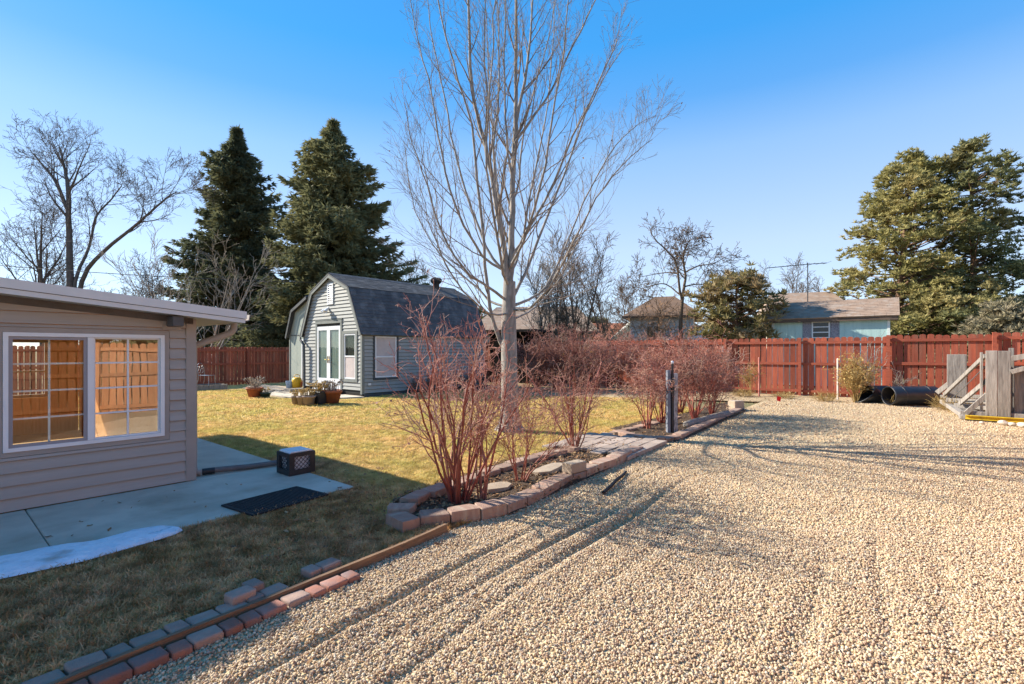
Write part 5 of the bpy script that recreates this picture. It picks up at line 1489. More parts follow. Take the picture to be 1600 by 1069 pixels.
# tv antenna on a mast
a = ap(1262, 452, 33); an = thing('tv_antenna', 'long thin rooftop television antenna left of the pines', 'antenna', (a.x, a.y, 0))
zt = ap(1262, 413, 33).z
MB().curve([(0, 0, 4.6), (0, 0, 6), (0, 0, zt + .1)], [.03] * 3, 6).build('mast', M['metal_dark'], an)
b0, b1 = ap(1198, 419, 33), ap(1292, 411, 33)
bm_ = MB(); bm_.curve([b0 - a + Vector((0, 0, a.z)), Vector((0, 0, zt)), b1 - a + Vector((0, 0, a.z))], [.025] * 3, 5)
bm_.build('boom', M['metal_dark'], an)
for k in range(9):
    t_ = k / 8; q = b0.lerp(b1, t_) - Vector((a.x, a.y, 0))
    l = .25 + .35 * abs(t_ - .2)
    MB().curve([q + Vector((-.05, -l, .02)), q, q + Vector((.05, l, .02))], [.010] * 3, 4).build('rod', M['metal_dark'], an)

# ------------------------------------------------------------------ bare trees and shrubs
class Wood:
    def __init__(s, seed):
        s.r = random.Random(seed); s.trunk = MB(); s.crown = MB(); s.tips = []
    def limb(s, p, d, L, r0, lvl, P):
        """p, d: tuples; grows a wandering tapered branch and its children"""
        R = s.r
        n = P['seg'][lvl]
        st = L / n
        x, y, z = p; dx, dy, dz = d
        pts = [(x, y, z)]; rad = [r0]; ds = [(dx, dy, dz)]
        wob = P['wob'][lvl]; up = P['up'][lvl]
        tr = P.get('taper', .82)
        for k in range(n):
            dx += R.gauss(0, wob); dy += R.gauss(0, wob); dz += R.gauss(0, wob) + up
            m = math.sqrt(dx * dx + dy * dy + dz * dz); dx /= m; dy /= m; dz /= m
            x += dx * st; y += dy * st; z += dz * st
            pts.append((x, y, z)); ds.append((dx, dy, dz)); rad.append(max(P['rmin'], r0 * (1 - tr * (k + 1) / n)))
        (s.trunk if lvl < P['tl'] else s.crown).curve(pts, rad, P['sides'][lvl])
        s.kids(pts, ds, rad, L, lvl, P)
    def kids(s, pts, ds, rad, L, lvl, P):
        R = s.r
        if lvl + 1 >= len(P['seg']):
            s.tips.append(pts[-1]); return
        n = len(pts) - 1
        cnt = P['n'][lvl]
        cnt = int(cnt * R.uniform(.75, 1.25) + .5) if cnt > 2 else cnt
        if P.get('bylen'): cnt = max(1, int(cnt * L / P['bylen'][lvl] + R.random()))
        t0 = P['t0'][lvl]
        for c in range(cnt):
            t = t0 + (1 - t0) * ((c + R.random()) / cnt)
            f = min(t * n, n - 1e-6); i = int(f); f -= i
            a, b = pts[i], pts[i + 1]
            q = (a[0] + (b[0] - a[0]) * f, a[1] + (b[1] - a[1]) * f, a[2] + (b[2] - a[2]) * f)
            d = Vector(ds[i]); ang = math.radians(P['ang'][lvl] * R.uniform(.65, 1.35))
            ax = d.orthogonal().normalized()
            ax.rotate(__import__('mathutils').Quaternion(d, R.uniform(0, 2 * PI)))
            nd = d * math.cos(ang) + ax * math.sin(ang)
            rr = rad[i] * P['rr'][lvl]
            l = P['len'][lvl + 1] * R.uniform(.6, 1.25) * (1 - P.get('lt', .45) * t)
            s.limb(q, tuple(nd), l, max(rr, P['rmin']), lvl + 1, P)
    def guided(s, pts, r0, r1, lvl, P, sides=7):
        """a limb through given points (Vectors), smoothed, then children"""
        out = []
        n = len(pts)
        for i in range(n - 1):
            p0, p1, p2, p3 = pts[max(i - 1, 0)], pts[i], pts[i + 1], pts[min(i + 2, n - 1)]
            for k in range(3):
                t = k / 3
                out.append(tuple(.5 * ((2 * p1) + (p2 - p0) * t + (2 * p0 - 5 * p1 + 4 * p2 - p3) * t * t + (3 * p1 - p0 - 3 * p2 + p3) * t ** 3)))
        out.append(tuple(pts[-1]))
        m = len(out)
        out = [(x + s.r.gauss(0, .012), y + s.r.gauss(0, .012), z) for x, y, z in out]
        rad = [r0 + (r1 - r0) * (i / (m - 1)) ** .8 for i in range(m)]
        ds = [tuple((Vector(out[min(i + 1, m - 1)]) - Vector(out[max(i - 1, 0)])).normalized()) for i in range(m)]
        (s.trunk if lvl < P['tl'] else s.crown).curve(out, rad, sides)
        L = sum((Vector(out[i + 1]) - Vector(out[i])).length for i in range(m - 1))
        s.kids(out, ds, rad, L, lvl, P)
        return out
    def finish(s, name, label, loc, mt, mc, cat='tree', group=None, leaves=0, lm=None, rot=0.0, lsize=.03):
        t = thing(name, label, cat, loc, rot, group)
        if s.trunk.c or s.trunk.v: s.trunk.build('trunk' if cat == 'tree' else 'stems', mt, t)
        if s.crown.c: s.crown.build('crown' if cat == 'tree' else 'twigs', mc, t)
        if leaves and s.tips:
            T = []
            for _ in range(leaves):
                p = Vector(s.r.choice(s.tips)); a = Vector((s.r.uniform(-1, 1), s.r.uniform(-1, 1), s.r.uniform(-1, .3))) * lsize
                b = Vector((s.r.uniform(-1, 1), s.r.uniform(-1, 1), s.r.uniform(-1, 1))) * lsize * .7
                T += [(tuple(p), tuple(p + a + b), tuple(p + a * 1.6)), (tuple(p), tuple(p + a * 1.6), tuple(p + a - b))]
            o = MB().tris(T).build('dead_leaves', lm or M['dead_leaf'], t); o['kind'] = 'stuff'
        return t

# the big bare tree in the lawn
TY = 9.9; tb_ = Vector(((797 - 800) * TY / F, TY, 0))
def tp(px, py, dy=0.0):
    return ap(px, py, TY + dy) - tb_
MT = Wood(21)
PM = dict(seg=[1, 10, 8, 6, 4], wob=[0, .045, .07, .09, .10], up=[0, .05, .085, .06, .04], sides=[8, 6, 5, 4, 3], tl=2, n=[0, 15, 5, 3], t0=[0, .16, .15, .25],
          ang=[0, 30, 32, 38], rr=[0, .50, .55, .6], len=[0, 3, 1.75, .75, .30], rmin=.0020, taper=.85, lt=.68)
MT.trunk.curve([tuple(tp(x, y)) for x, y in ((797, 674), (797, 662), (796.5, 640), (796, 600), (795.5, 560), (795, 520), (795, 480), (796, 440))], [.27, .215, .18, .165, .158, .150, .135, .12], 14)
# root flare
for a in (0.4, 1.7, 2.9, 4.1, 5.3):
    MT.trunk.curve([(.10 * math.cos(a), .10 * math.sin(a), .22), (.20 * math.cos(a), .20 * math.sin(a), .06), (.34 * math.cos(a), .34 * math.sin(a), -.03)], [.10, .085, .03], 7)
gl = [
 ([(796, 445, 0), (799, 400, .02), (801, 290, .1), (804, 205, .15), (806, 110, .2), (805, -10, .25), (806, -120, .3)], .105, .025),
 ([(793, 440, 0), (784, 370, -.05), (772, 300, -.15), (757, 224, -.3), (741, 160, -.4), (733, 70, -.5), (730, -60, -.6), (726, -150, -.6)], .085, .018),
 ([(804, 205, .15), (818, 130, .3), (828, 60, .4), (835, -20, .5), (842, -120, .6)], .05, .014),
 ([(803, 225, .1), (835, 180, .1), (862, 140, .15), (896, 70, .2), (930, 0, .3), (950, -80, .3)], .040, .012),
 ([(797, 470, 0), (812, 445, .15), (842, 374, .4), (882, 271, .8), (915, 178, 1.1), (945, 120, 1.3), (975, 70, 1.5)], .055, .010),
 ([(799, 408, 0), (822, 365, -.15), (851, 315, -.4), (897, 212, -.8), (936, 128, -1.1), (965, 60, -1.3)], .050, .010),
 ([(790, 552, 0), (776, 520, -.02), (766, 480, -.06), (755, 380, -.2), (746, 280, -.35), (738, 196, -.45), (716, 126, -.6), (690, 30, -.8), (680, -60, -.9)], .062, .012),
 ([(793, 480, 0), (765, 470, .3), (735, 440, .6), (690, 400, .9), (655, 345, 1.2), (640, 290, 1.35), (632, 220, 1.5)], .040, .007),
 ([(792, 470, 0), (762, 448, -.4), (724, 421, -.8), (688, 355, -1.2), (668, 290, -1.4), (645, 225, -1.6), (630, 160, -1.7)], .042, .007),
 ([(799, 478, 0), (825, 468, .25), (852, 448, .5), (888, 374, .9), (925, 290, 1.2), (962, 228, 1.5), (995, 196, 1.7), (1024, 180, 1.8)], .046, .007),
 ([(799, 484, 0), (830, 480, -.5), (870, 430, -1.0), (910, 350, -1.5), (945, 292, -1.8), (985, 245, -2.1), (1020, 218, -2.3)], .038, .006),
 ([(797, 440, 0), (792, 400, .5), (780, 320, 1.1), (770, 220, 1.6), (764, 110, 1.9), (760, 0, 2.1)], .048, .010),
 ([(797, 430, 0), (812, 390, .5), (830, 300, 1.2), (850, 200, 1.7), (862, 90, 2.0), (868, -20, 2.2)], .046, .010),
 ([(795, 450, 0), (783, 410, -.5), (770, 330, -1.0), (760, 230, -1.4), (768, 110, -1.7), (772, 0, -1.9)], .046, .010),
 ([(797, 420, 0), (815, 380, -.45), (845, 290, -1.0), (862, 190, -1.3), (880, 80, -1.6), (890, -20, -1.8)], .045, .010),
 ([(792, 430, 0), (760, 385, .2), (728, 300, .5), (705, 210, .7), (688, 120, .8), (672, 40, .9), (664, -40, .9)], .046, .008),
 ([(792, 425, 0), (755, 400, -.3), (712, 325, -.8), (690, 240, -1.0), (675, 150, -1.2), (655, 70, -1.3), (640, 0, -1.4)], .040, .008),
 ([(799, 500, 0), (840, 478, .8), (880, 425, 1.6), (915, 345, 2.2), (940, 270, 2.6), (960, 200, 2.8)], .032, .006),
 ([(794, 490, 0), (765, 490, -.8), (725, 455, -1.4), (690, 400, -1.8), (668, 340, -2.1), (655, 280, -2.2)], .030, .006),
 ([(797, 330, .05), (812, 280, .2), (820, 190, .35), (850, 90, .6), (868, 0, .8)], .035, .010),
 ([(775, 310, -.15), (772, 230, -.1), (780, 140, 0), (778, 40, .1), (776, -60, .1)], .038, .010),
 ([(757, 224, -.3), (762, 160, -.5), (757, 70, -.6), (758, -20, -.7)], .03, .010),
 ([(801, 290, .1), (792, 210, -.05), (788, 120, -.2), (790, 20, -.3), (791, -80, -.3)], .034, .010),
]
for k, (pl, r0, r1) in enumerate(gl):
    MT.guided([tp(x, y, d) for x, y, d in pl], r0 * .74, r1 * .72, 1, PM, 8)
mt = MT.finish('bare_tree', 'tall bare grey tree with many upright limbs standing in the middle of the lawn', tb_, M['bark_main'], M['twig_main'], leaves=170, lsize=.022)

# red-twigged dogwood shrubs
def dogwood(seed, nst, h, spread, r0, P, lean=(0, 0)):
    wd = Wood(seed); R = wd.r
    for k in range(nst):
        a = 2 * PI * (k + R.random()) / nst; q = R.uniform(.02, .16) * spread; tilt = R.uniform(.12, .95) * spread
        d = Vector((math.cos(a) * tilt + lean[0], math.sin(a) * tilt + lean[1], 1)).normalized()
        wd.limb((q * math.cos(a), q * math.sin(a), -.02), tuple(d), h * R.uniform(.6, 1.1) * (1 - .25 * (tilt / spread)), r0 * R.uniform(.6, 1.15), 0, P)
    return wd
PD = dict(seg=[7, 5, 4, 3], wob=[.075, .09, .12, .15], up=[.035, .07, .05, .03], sides=[7, 5, 4, 3], tl=1, n=[6, 4, 3], t0=[.28, .22, .3], ang=[34, 36, 40], rr=[.62, .62, .65],
          len=[1, .66, .30, .13], rmin=.0022, taper=.62, lt=.25)
b1 = gp(716, 781, .05)
PD1 = dict(PD, n=[5, 4, 2], t0=[.30, .2, .3], len=[1, .66, .29, .12], wob=[.11, .13, .16, .2], ang=[36, 40, 46], up=[.03, .06, .03, 0])
w1 = dogwood(31, 21, 1.92, .70, .0155, PD1)
w1.finish('dogwood_shrub', 'nearest large red-stemmed bare shrub fanning out of the stone-edged bed', b1, M['dogwood'], M['dogwood_twig'], 'shrub', 'red dogwood shrubs', leaves=260, lm=M['dogwood_bud'], lsize=.022, rot=.3)
b1 = gp(753, 779, .05)
w1 = dogwood(57, 5, 1.5, .30, .015, PD1, (.12, .1))
w1.finish('dogwood_shrub', 'few upright red stems growing close beside the nearest large shrub', b1, M['dogwood'], M['dogwood_twig'], 'shrub', 'red dogwood shrubs', leaves=40, lsize=.02)
b2 = gp(812, 750, .05)
dogwood(33, 10, 1.05, .5, .009, PD).finish('dogwood_shrub', 'small thin red shrub between the nearest large one and the brown-based one', b2, M['dogwood'], M['dogwood_twig'], 'shrub', 'red dogwood shrubs', leaves=20, lsize=.02)
PD2 = dict(PD, n=[5, 3, 3], up=[.03, .04, .01, 0], ang=[38, 44, 50], wob=[.09, .12, .16, .19])
b3 = gp(898, 702, .05)
dogwood(35, 17, 1.55, .50, .015, PD2).finish('dogwood_shrub', 'full red shrub by the paver crossing at the end of the nearer bed', b3, M['dogwood'], M['dogwood_twig'], 'shrub', 'red dogwood shrubs', leaves=120, lsize=.02)
PDF = dict(PD, sides=[5, 4, 3, 3], n=[5, 4, 3], rmin=.0042, len=[1, .62, .34, .19], up=[.02, .02, .0, -.01], ang=[40, 48, 56], wob=[.10, .14, .19, .22])
for i, (px, py, h, sp, ns, s, lab) in enumerate((
    (1012, 668, 1.35, .5, 11, 41, 'red shrub growing left of the white and grey post'),
    (1034, 660, 1.75, .45, 15, 42, 'tall red shrub close behind the white and grey post'),
    (1086, 656, 1.9, .40, 17, 43, 'dense red shrub right of the post in the farther bed'),
    (1112, 648, 1.85, .42, 16, 44, 'dense red shrub at the far end beside the upright block'),
    (1062, 644, 1.9, .45, 16, 45, 'red shrub at the back middle of the farther bed'))):
    p = gp(px, py, .04)
    dogwood(s, ns, h, sp, .013, PDF).finish('dogwood_shrub', lab, p, M['dogwood'], M['dogwood_twig'], 'shrub', 'red dogwood shrubs', leaves=260, lm=M['dogwood_bud'], lsize=.022, rot=i * 1.1)
# back row before the fence: two shrubs grown, then copied
PDB = dict(PD, sides=[4, 3, 3, 3], n=[5, 4, 4], rmin=.0055, len=[1, .75, .42, .25], up=[.02, .02, .0, -.01], ang=[40, 48, 56], wob=[.10, .14, .19, .22])
protos = []
spots = [(838, 611, 1.0, 'back-row red shrub just right of the bare tree trunk'), (868, 608, 1.12, 'tall back-row red shrub before the brushy grey trees'), (900, 611, 1.05, 'back-row red shrub with a few orange leaves behind the lawn'), (933, 609, 1.0, 'back-row red shrub in line with the orange roof'),
         (966, 607, .98, 'back-row red shrub before the pale neighbour house'), (1000, 609, .95, 'back-row red shrub behind the left end of the farther bed'), (1040, 606, .95, 'back-row red shrub seen behind the post'), (850, 603, .85, 'short back-row red shrub half hidden near the trunk')]
for i, (px, py, sc, lab) in enumerate(spots):
    p = gp(px, py, 0)
    if i < 2:
        o = dogwood(61 + i, 16, 2.25, .42, .016, PDB).finish('dogwood_shrub', lab, p, M['dogwood'], M['dogwood_twig'], 'shrub', 'red dogwood shrubs', leaves=420, lm=M['dogwood_bud'], lsize=.035)
        protos.append(o)
    else:
        o = copy_tree(protos[i % 2]); o['label'] = lab; o.location = p; o.rotation_euler.z = i * 1.7
    o.scale = (sc, sc, sc)
# low red brush along the foot of the shed
PL = dict(PD, sides=[4, 3, 3], seg=[4, 3, 3], n=[5, 3], t0=[.3, .3], ang=[40, 40], rr=[.6, .6], len=[1, .35, .2], rmin=.004, wob=[.1, .12, .14], up=[.0, .03, .02])
lo = None
for i, (x, lab) in enumerate(((2.3, 'low reddish brush at the shed wall, nearest the side window'), (3.2, 'low reddish brush at the middle of the shed side wall'), (4.2, 'low reddish brush at the shed side wall towards the lean-to'), (5.2, 'low reddish brush at the far corner of the shed'))):
    p = sh(x, -.45)
    if lo is None: lo = dogwood(71, 16, .7, 1.3, .008, PL).finish('low_shrub', lab, p, M['dogwood_base'], M['dogwood_base'], 'shrub', 'low brush by the shed', leaves=120, lsize=.05); o = lo
    else: o = copy_tree(lo); o['label'] = lab; o.location = p; o.rotation_euler.z = i * 2.0
# tan brush before the fence and bare saplings
PF = dict(PD, sides=[4, 3, 3], seg=[5, 4, 3], n=[6, 4], t0=[.3, .2], ang=[35, 40], rr=[.6, .6], len=[1, .5, .22], rmin=.0045, wob=[.09, .1, .13], up=[.02, .05, .0])
dogwood(81, 34, 1.35, .42, .010, PF).finish('tan_brush', 'straw coloured bushy brush standing against the sunlit fence', gp(1338, 629), M['straw'], M['straw'], 'shrub', leaves=900, lm=M['straw'], lsize=.04)
dogwood(82, 12, 2.0, .20, .014, dict(PF, n=[4, 3])).finish('pale_sapling_clump', 'clump of tall thin pale saplings rising beside the tan brush', gp(1352, 627), M['bark_pale'], M['bark_pale'], 'shrub')
dogwood(83, 4, 1.25, .3, .010, PF, (1.0, .0)).finish('leaning_branch', 'pale dry branch leaning right across the fence above the black pipes', gp(1374, 629), M['bark_pale'], M['bark_pale'], 'branch')
dogwood(84, 8, 1.25, .35, .008, PF).finish('thin_vine', 'thin tan dried vine left of the faded red stake', gp(1172, 618), M['straw'], M['straw'], 'vine', leaves=60, lm=M['straw'], lsize=.03)
PW = dict(PD, sides=[3, 3], seg=[4, 3], n=[4], t0=[.3], ang=[40], rr=[.6], len=[1, .3], rmin=.003, wob=[.12, .14], up=[-.02, 0])
wp = None
wl_ = [(1480, 640, 'dry grass clump at the left corner of the timber frame'), (1497, 645, 'dry grass clump in front of the timber frame sleeper'), (1225, 623, 'dry weed clump at the foot of the fence by the flag'), (1290, 627, 'dry weed clump at the foot of the fence by the white stake'),
       (1400, 632, 'dry weed clump behind the big black pipe'), (1160, 619, 'dry weed clump at the shrubs end of the sunlit fence')]
for i, (px, py, lab) in enumerate(wl_):
    p = gp(px, py)
    if wp is None: wp = dogwood(91, 60, .34, 1.2, .005, PW).finish('dry_grass_clump', lab, p, M['straw'], M['straw'], 'grass clump', 'dry grass clumps'); o = wp
    else: o = copy_tree(wp); o['label'] = lab; o.location = p; o.rotation_euler.z = i * 1.3; o.scale = (1, 1, (.7, 1, .6, .8, .9, .7)[i])

# far bare trees
def bare(seed, name, label, px, py, Y, H_, r, P, mt_, mc_, stems=1, sp=.25, group='bare trees beyond the fences', leaves=0, lm=None, lsize=.05):
    wd = Wood(seed); R = wd.r
    for k in range(stems):
        a = 2 * PI * (k + R.random() * .6) / stems; t_ = sp * R.uniform(.6, 1.2) if stems > 1 else .03
        wd.limb((.15 * math.cos(a) * (stems > 1), .15 * math.sin(a) * (stems > 1), -.1), tuple(Vector((t_ * math.cos(a), t_ * math.sin(a), 1)).normalized()), H_ * R.uniform(.85, 1.0), r * R.uniform(.8, 1), 0, P)
    b = ap(px, py, Y); b.z = 0
    return wd.finish(name, label, b, mt_, mc_, 'tree', group, leaves=leaves, lm=lm, lsize=lsize)
PT = dict(seg=[9, 7, 5, 4, 3], wob=[.05, .09, .11, .13, .15], up=[.02, .055, .05, .03, .02], sides=[8, 6, 4, 3, 3], tl=2, n=[12, 6, 5, 3], t0=[.28, .3, .2, .25], ang=[38, 40, 42, 45], rr=[.5, .55, .6, .65],
          len=[1, 5.2, 2.6, 1.25, .6], rmin=.009, taper=.88, lt=.55)
bare(201, 'bare_tree', 'dark bare tree with twin trunks standing behind the house roof at far left', 72, 440, 34, 11.8, .22, dict(PT, n=[10, 5, 4, 3], lt=.7), M['bark_dark'], M['bark_dark'], 2, .12)
# the tallest, with the long leaning limb
wd = Wood(203); Y_ = 33; b = ap(112, 440, Y_); b.z = 0
tq = lambda px, py, d=0: ap(px, py, Y_ + d) - b
wd.guided([Vector((0, 0, 0)), tq(110, 440), tq(108, 360), tq(107, 300), tq(103, 275, .3), tq(98, 250, .5), tq(93, 230, .6)], .25, .04, 0, dict(PT, n=[15, 5, 4, 3], lt=.72, rmin=.008), 8)
wd.guided([Vector((0, 0, 1.5)), tq(128, 440), tq(160, 395, -.5), tq(205, 358, -1), tq(235, 332, -1.2), tq(262, 308, -1.4), tq(276, 300, -1.4)], .17, .03, 0, dict(PT, n=[11, 5, 5, 3], t0=[.45, .3, .2, .25], len=[1, 3.6, 2.2, 1.1, .5]), 7)
wd.guided([tq(107, 330), tq(88, 285, .4), tq(70, 262, .6), tq(52, 240, .8)], .13, .03, 0, dict(PT, n=[9, 5, 5, 3], t0=[.2, .3, .2, .25], len=[1, 3.2, 2.2, 1.1, .5]), 6)
wd.guided([Vector((0, 0, 2.0)), tq(118, 440), tq(140, 385, .6), tq(150, 340, 1), tq(175, 310, 1.3), tq(190, 290, 1.3)], .13, .03, 0, dict(PT, n=[8, 5, 5, 3], t0=[.4, .3, .2, .25], len=[1, 3.0, 2.0, 1.0, .5]), 6)
wd.finish('bare_tree', 'tallest dark bare tree behind the house with one long limb leaning right', b, M['bark_dark'], M['bark_dark'], 'tree', 'bare trees beyond the fences')
bare(205, 'bare_tree', 'dark bare tree cut by the left edge with limbs sweeping over the roof', -30, 440, 31, 10.5, .24, dict(PT, ang=[48, 45, 42, 45]), M['bark_dark'], M['bark_dark'], 2, .35)
bare(207, 'bare_tree', 'small gnarled dark bare tree between the leaning limb and the pale shrubby tree', 224, 440, 30, 6.6, .13, dict(PT, len=[1, 2.6, 1.7, .9, .45], n=[9, 6, 5, 3], wob=[.12, .16, .18, .2, .2]), M['bark_dark'], M['bark_dark'], 1)
PS = dict(PT, seg=[8, 6, 5, 3], sides=[6, 5, 3, 3], n=[7, 5, 4], t0=[.25, .2, .25], ang=[30, 34, 38], rr=[.5, .6, .65], len=[1, 3.2, 1.6, .7], wob=[.07, .09, .1, .12], up=[-.012, .03, .03, .02], rmin=.011)
bare(209, 'bare_tree', 'pale sunlit multi-stemmed bare tree spreading in front of the dark spruce', 305, 470, 25, 6.6, .06, dict(PS, n=[6, 4, 3], rmin=.008), M['bark_pale'], M['bark_pale'], 9, .6)
bare(211, 'bare_tree', 'low pale thicket tree behind the house roof between dark trunks', 150, 460, 36, 6.2, .07, PS, M['bark_pale'], M['bark_brown'], 8, .6)
bare(212, 'bare_tree', 'low tan thicket tree behind the roof left of the gnarled tree', 195, 460, 38, 5.6, .07, PS, M['bark_brown'], M['bark_pale'], 7, .6)
PB = dict(PT, seg=[9, 6, 5, 3], sides=[6, 4, 3, 3], n=[20, 6, 4], t0=[.15, .2, .2], ang=[32, 34, 40], rr=[.42, .6, .65], len=[1, 2.9, 1.4, .7], up=[.02, .06, .04, .02], rmin=.012, wob=[.04, .08, .1, .13])
bare(221, 'bare_tree', 'brushy grey bare tree with upright twigs right behind the lawn tree', 905, 470, 31, 8.6, .12, PB, M['bark_brown'], M['bark_brown'], 3, .12)
bare(222, 'bare_tree', 'brown brushy bare tree tangled behind the lower limbs of the lawn tree', 862, 470, 33, 7.8, .12, PB, M['bark_brown'], M['bark_pale'], 4, .22)
bare(223, 'bare_tree', 'slim dark bare tree above the orange roof', 945, 470, 40, 9.0, .13, PB, M['bark_dark'], M['bark_dark'], 2, .12)
bare(224, 'bare_tree', 'faint thin bare tree left of the pale house gable', 988, 470, 48, 8.4, .10, PB, M['bark_brown'], M['bark_brown'], 2, .1)
wd = Wood(225); Y_ = 27; b = ap(1063, 440, Y_); b.z = 0
tq = lambda px, py, d=0: ap(px, py, Y_ + d) - b
PG = dict(PT, seg=[6, 6, 5, 4, 3], n=[7, 4, 3, 2], ang=[55, 50, 45, 45], len=[1, 1.9, 1.1, .55, .3], up=[0, .01, .03, .02, .0], rmin=.010, t0=[.25, .2, .2, .2], wob=[.05, .1, .13, .14, .15], rr=[.45, .55, .6, .6])
wd.guided([Vector((0, 0, 0)), tq(1063, 520), tq(1065, 480), tq(1068, 452), tq(1071, 430, .2), tq(1067, 408, .2), tq(1070, 390, .1), tq(1078, 375)], .13, .025, 0, dict(PG, t0=[.5, .2, .2, .2], n=[11, 6, 4, 3]), 7)
wd.guided([tq(1066, 470), tq(1061, 445, -.2), tq(1057, 412, -.3), tq(1040, 390, -.4), tq(1022, 372, -.5), tq(1014, 354, -.5)], .075, .018, 0, PG, 6)
wd.guided([tq(1070, 448), tq(1090, 444, .5), tq(1110, 448, .8), tq(1128, 455, 1.0)], .045, .015, 0, PG, 5)
wd.guided([tq(1072, 425, .2), tq(1090, 416, -.3), tq(1115, 412, -.6), tq(1132, 402, -.7)], .05, .015, 0, PG, 5)
wd.guided([tq(1064, 462), tq(1040, 444, .6), tq(1020, 446, .9), tq(1000, 452, 1.1)], .045, .015, 0, PG, 5)
wd.guided([tq(1059, 428, -.3), tq(1040, 426, .2), tq(1015, 430, .5), tq(996, 434, .6)], .04, .013, 0, PG, 5)
wd.finish('bare_tree', 'open bare tree with seed balls in front of the pale neighbour house', b, M['bark_brown'], M['bark_brown'], 'tree', 'bare trees beyond the fences', leaves=260, lsize=.06)
PQ = dict(PB, n=[14, 5, 4])
bare(226, 'bare_tree', 'low tangle of orange brown twigs in front of the pale house roof', 1012, 470, 30, 4.6, .05, dict(PS, ang=[45, 50, 50], up=[-.01, .0, .0, 0]), M['orange_twig'], M['orange_twig'], 8, .7, leaves=500, lm=M['orange_twig'], lsize=.07)
bare(231, 'bare_tree', 'thin bare tree behind the roof of the tan house left of the antenna mast', 1232, 470, 46, 9.2, .10, PQ, M['bark_brown'], M['bark_brown'], 4, .3)
bare(232, 'bare_tree', 'thin bare tree showing right of the antenna mast', 1272, 470, 48, 8.6, .10, PQ, M['bark_brown'], M['bark_brown'], 3, .25)
bare(233, 'bare_tree', 'faint bare tree between the dark spruce and the shed ridge', 650, 470, 44, 9.2, .11, PQ, M['bark_dark'], M['bark_dark'], 3, .2)
bare(234, 'bare_tree', 'faint bare tree rising above the fence behind the garage gable', 1140, 470, 44, 7.6, .10, PQ, M['bark_brown'], M['bark_brown'], 3, .25)

# ------------------------------------------------------------------ conifers
def sprays(Pn, Dn, L, Wd, r):
    """needle sprays: for each point/direction, three narrow blades fanned about the direction"""
    n = len(Pn); out = []
    D = Dn / (np.linalg.norm(Dn, axis=1, keepdims=True) + 1e-9)
    for k in range(3):
        j = r.normal(0, .42, (n, 3)); d = D + j; d /= np.linalg.norm(d, axis=1, keepdims=True)
        s = np.cross(d, r.normal(0, 1, (n, 3))); s /= np.linalg.norm(s, axis=1, keepdims=True) + 1e-9
        l = (L * r.uniform(.6, 1.25, n))[:, None]; w = (Wd * r.uniform(.6, 1.3, n))[:, None]
        a = Pn - d * l * .25
        out.append(np.stack([a + d * l * .35 + s * w, a + d * l * .35 - s * w, a + d * l * 1.1], 1))
        out.append(np.stack([a + d * l * .35 - s * w, a + d * l * .35 + s * w, a], 1))
    return np.concatenate(out)

def spruce(name, label, px, Y, height, half_w, seed, m, lump=.35, base=.6, nb=520, dens=1.0, tip=.28):
    r = np.random.default_rng(seed)
    b = ap(px, 540, Y); b.z = 0
    t = thing(name, label, 'tree', b, 0, 'spruces behind the shed')
    MB().curve([(0, 0, -.2), (.05, 0, height * .3), (0, .05, height * .7), (0, 0, height * .98)], [.32, .26, .13, .02], 8).build('trunk', M['bark_brown'], t)
    wood = MB(); PP, DD, LL = [], [], []
    for k in range(nb):
        f = (k + r.random()) / nb
        z = base + (height - base) * (1 - (1 - f) ** 1.25 if False else f)
        az = r.uniform(0, 2 * PI)
        env = half_w * (1 - f) ** .64 * min(1, .22 + (1 - f) * 4.5) * (1 + (.5 + .6 * (1 - f)) * lump * mnoise.noise(Vector((math.cos(az) * 1.3 + seed, math.sin(az) * 1.3, z * .22))) + .25 * mnoise.noise(Vector((math.cos(az) * 3, math.sin(az) * 3 + seed, z * .8))))
        env = max(env, .14) * r.uniform(.62, 1.10)
        up = .35 * f - .18 + r.normal(0, .08)
        n = max(3, int(env / .28))
        ts = np.linspace(0.1, 1, n)
        droop = -.20 * (1 - f)
        x = env * ts * math.cos(az); y = env * ts * math.sin(az); zz = z + env * (up * ts + droop * ts ** 1.6 + .16 * ts ** 4)
        pts = np.stack([x, y, zz], 1)
        if k % 2 == 0: wood.curve([(0, 0, z)] + [tuple(pts[int(i)]) for i in np.linspace(0, n - 1, 3)], [.05 * (1 - f) + .012, .04 * (1 - f) + .01, .02, .008], 3)
        side = np.array([-math.sin(az), math.cos(az), 0])
        for i in range(n):
            ns = max(2, int(7 * dens * (1 if ts[i] > .35 else .5)))
            wd_ = .42 * env * (1 - ts[i] * .75) * .55 + .10
            sgn = r.uniform(-1, 1, ns)
            q = pts[i][None] + side[None] * (sgn * wd_)[:, None] + np.array([0, 0, 1])[None] * (-np.abs(sgn) * wd_ * .35 + r.normal(0, .07, ns))[:, None]
            d = np.array([math.cos(az), math.sin(az), .05])[None] + side[None] * (sgn * .9)[:, None] + np.array([0, 0, 1])[None] * r.normal(-.10, .2, ns)[:, None]
            PP.append(q); DD.append(d)
    # leader
    q = np.stack([r.normal(0, .10, 40), r.normal(0, .10, 40), height - r.uniform(0, 1.3, 40)], 1); PP.append(q); DD.append(np.stack([r.normal(0, .6, 40), r.normal(0, .6, 40), np.ones(40)], 1))
    PP, DD = np.concatenate(PP), np.concatenate(DD)
    wood.build('branches', M['bark_brown'], t)
    o = MB().tris(sprays(PP, DD, np.full(len(PP), .46), np.full(len(PP), .060), r)).build('crown', m, t)
    return t
spruce('spruce_tree', 'tall dark spruce with a blunt top standing left of the broad spruce', 370, 38, 18.2, 5.1, 301, M['spruce'], lump=.7, nb=720)
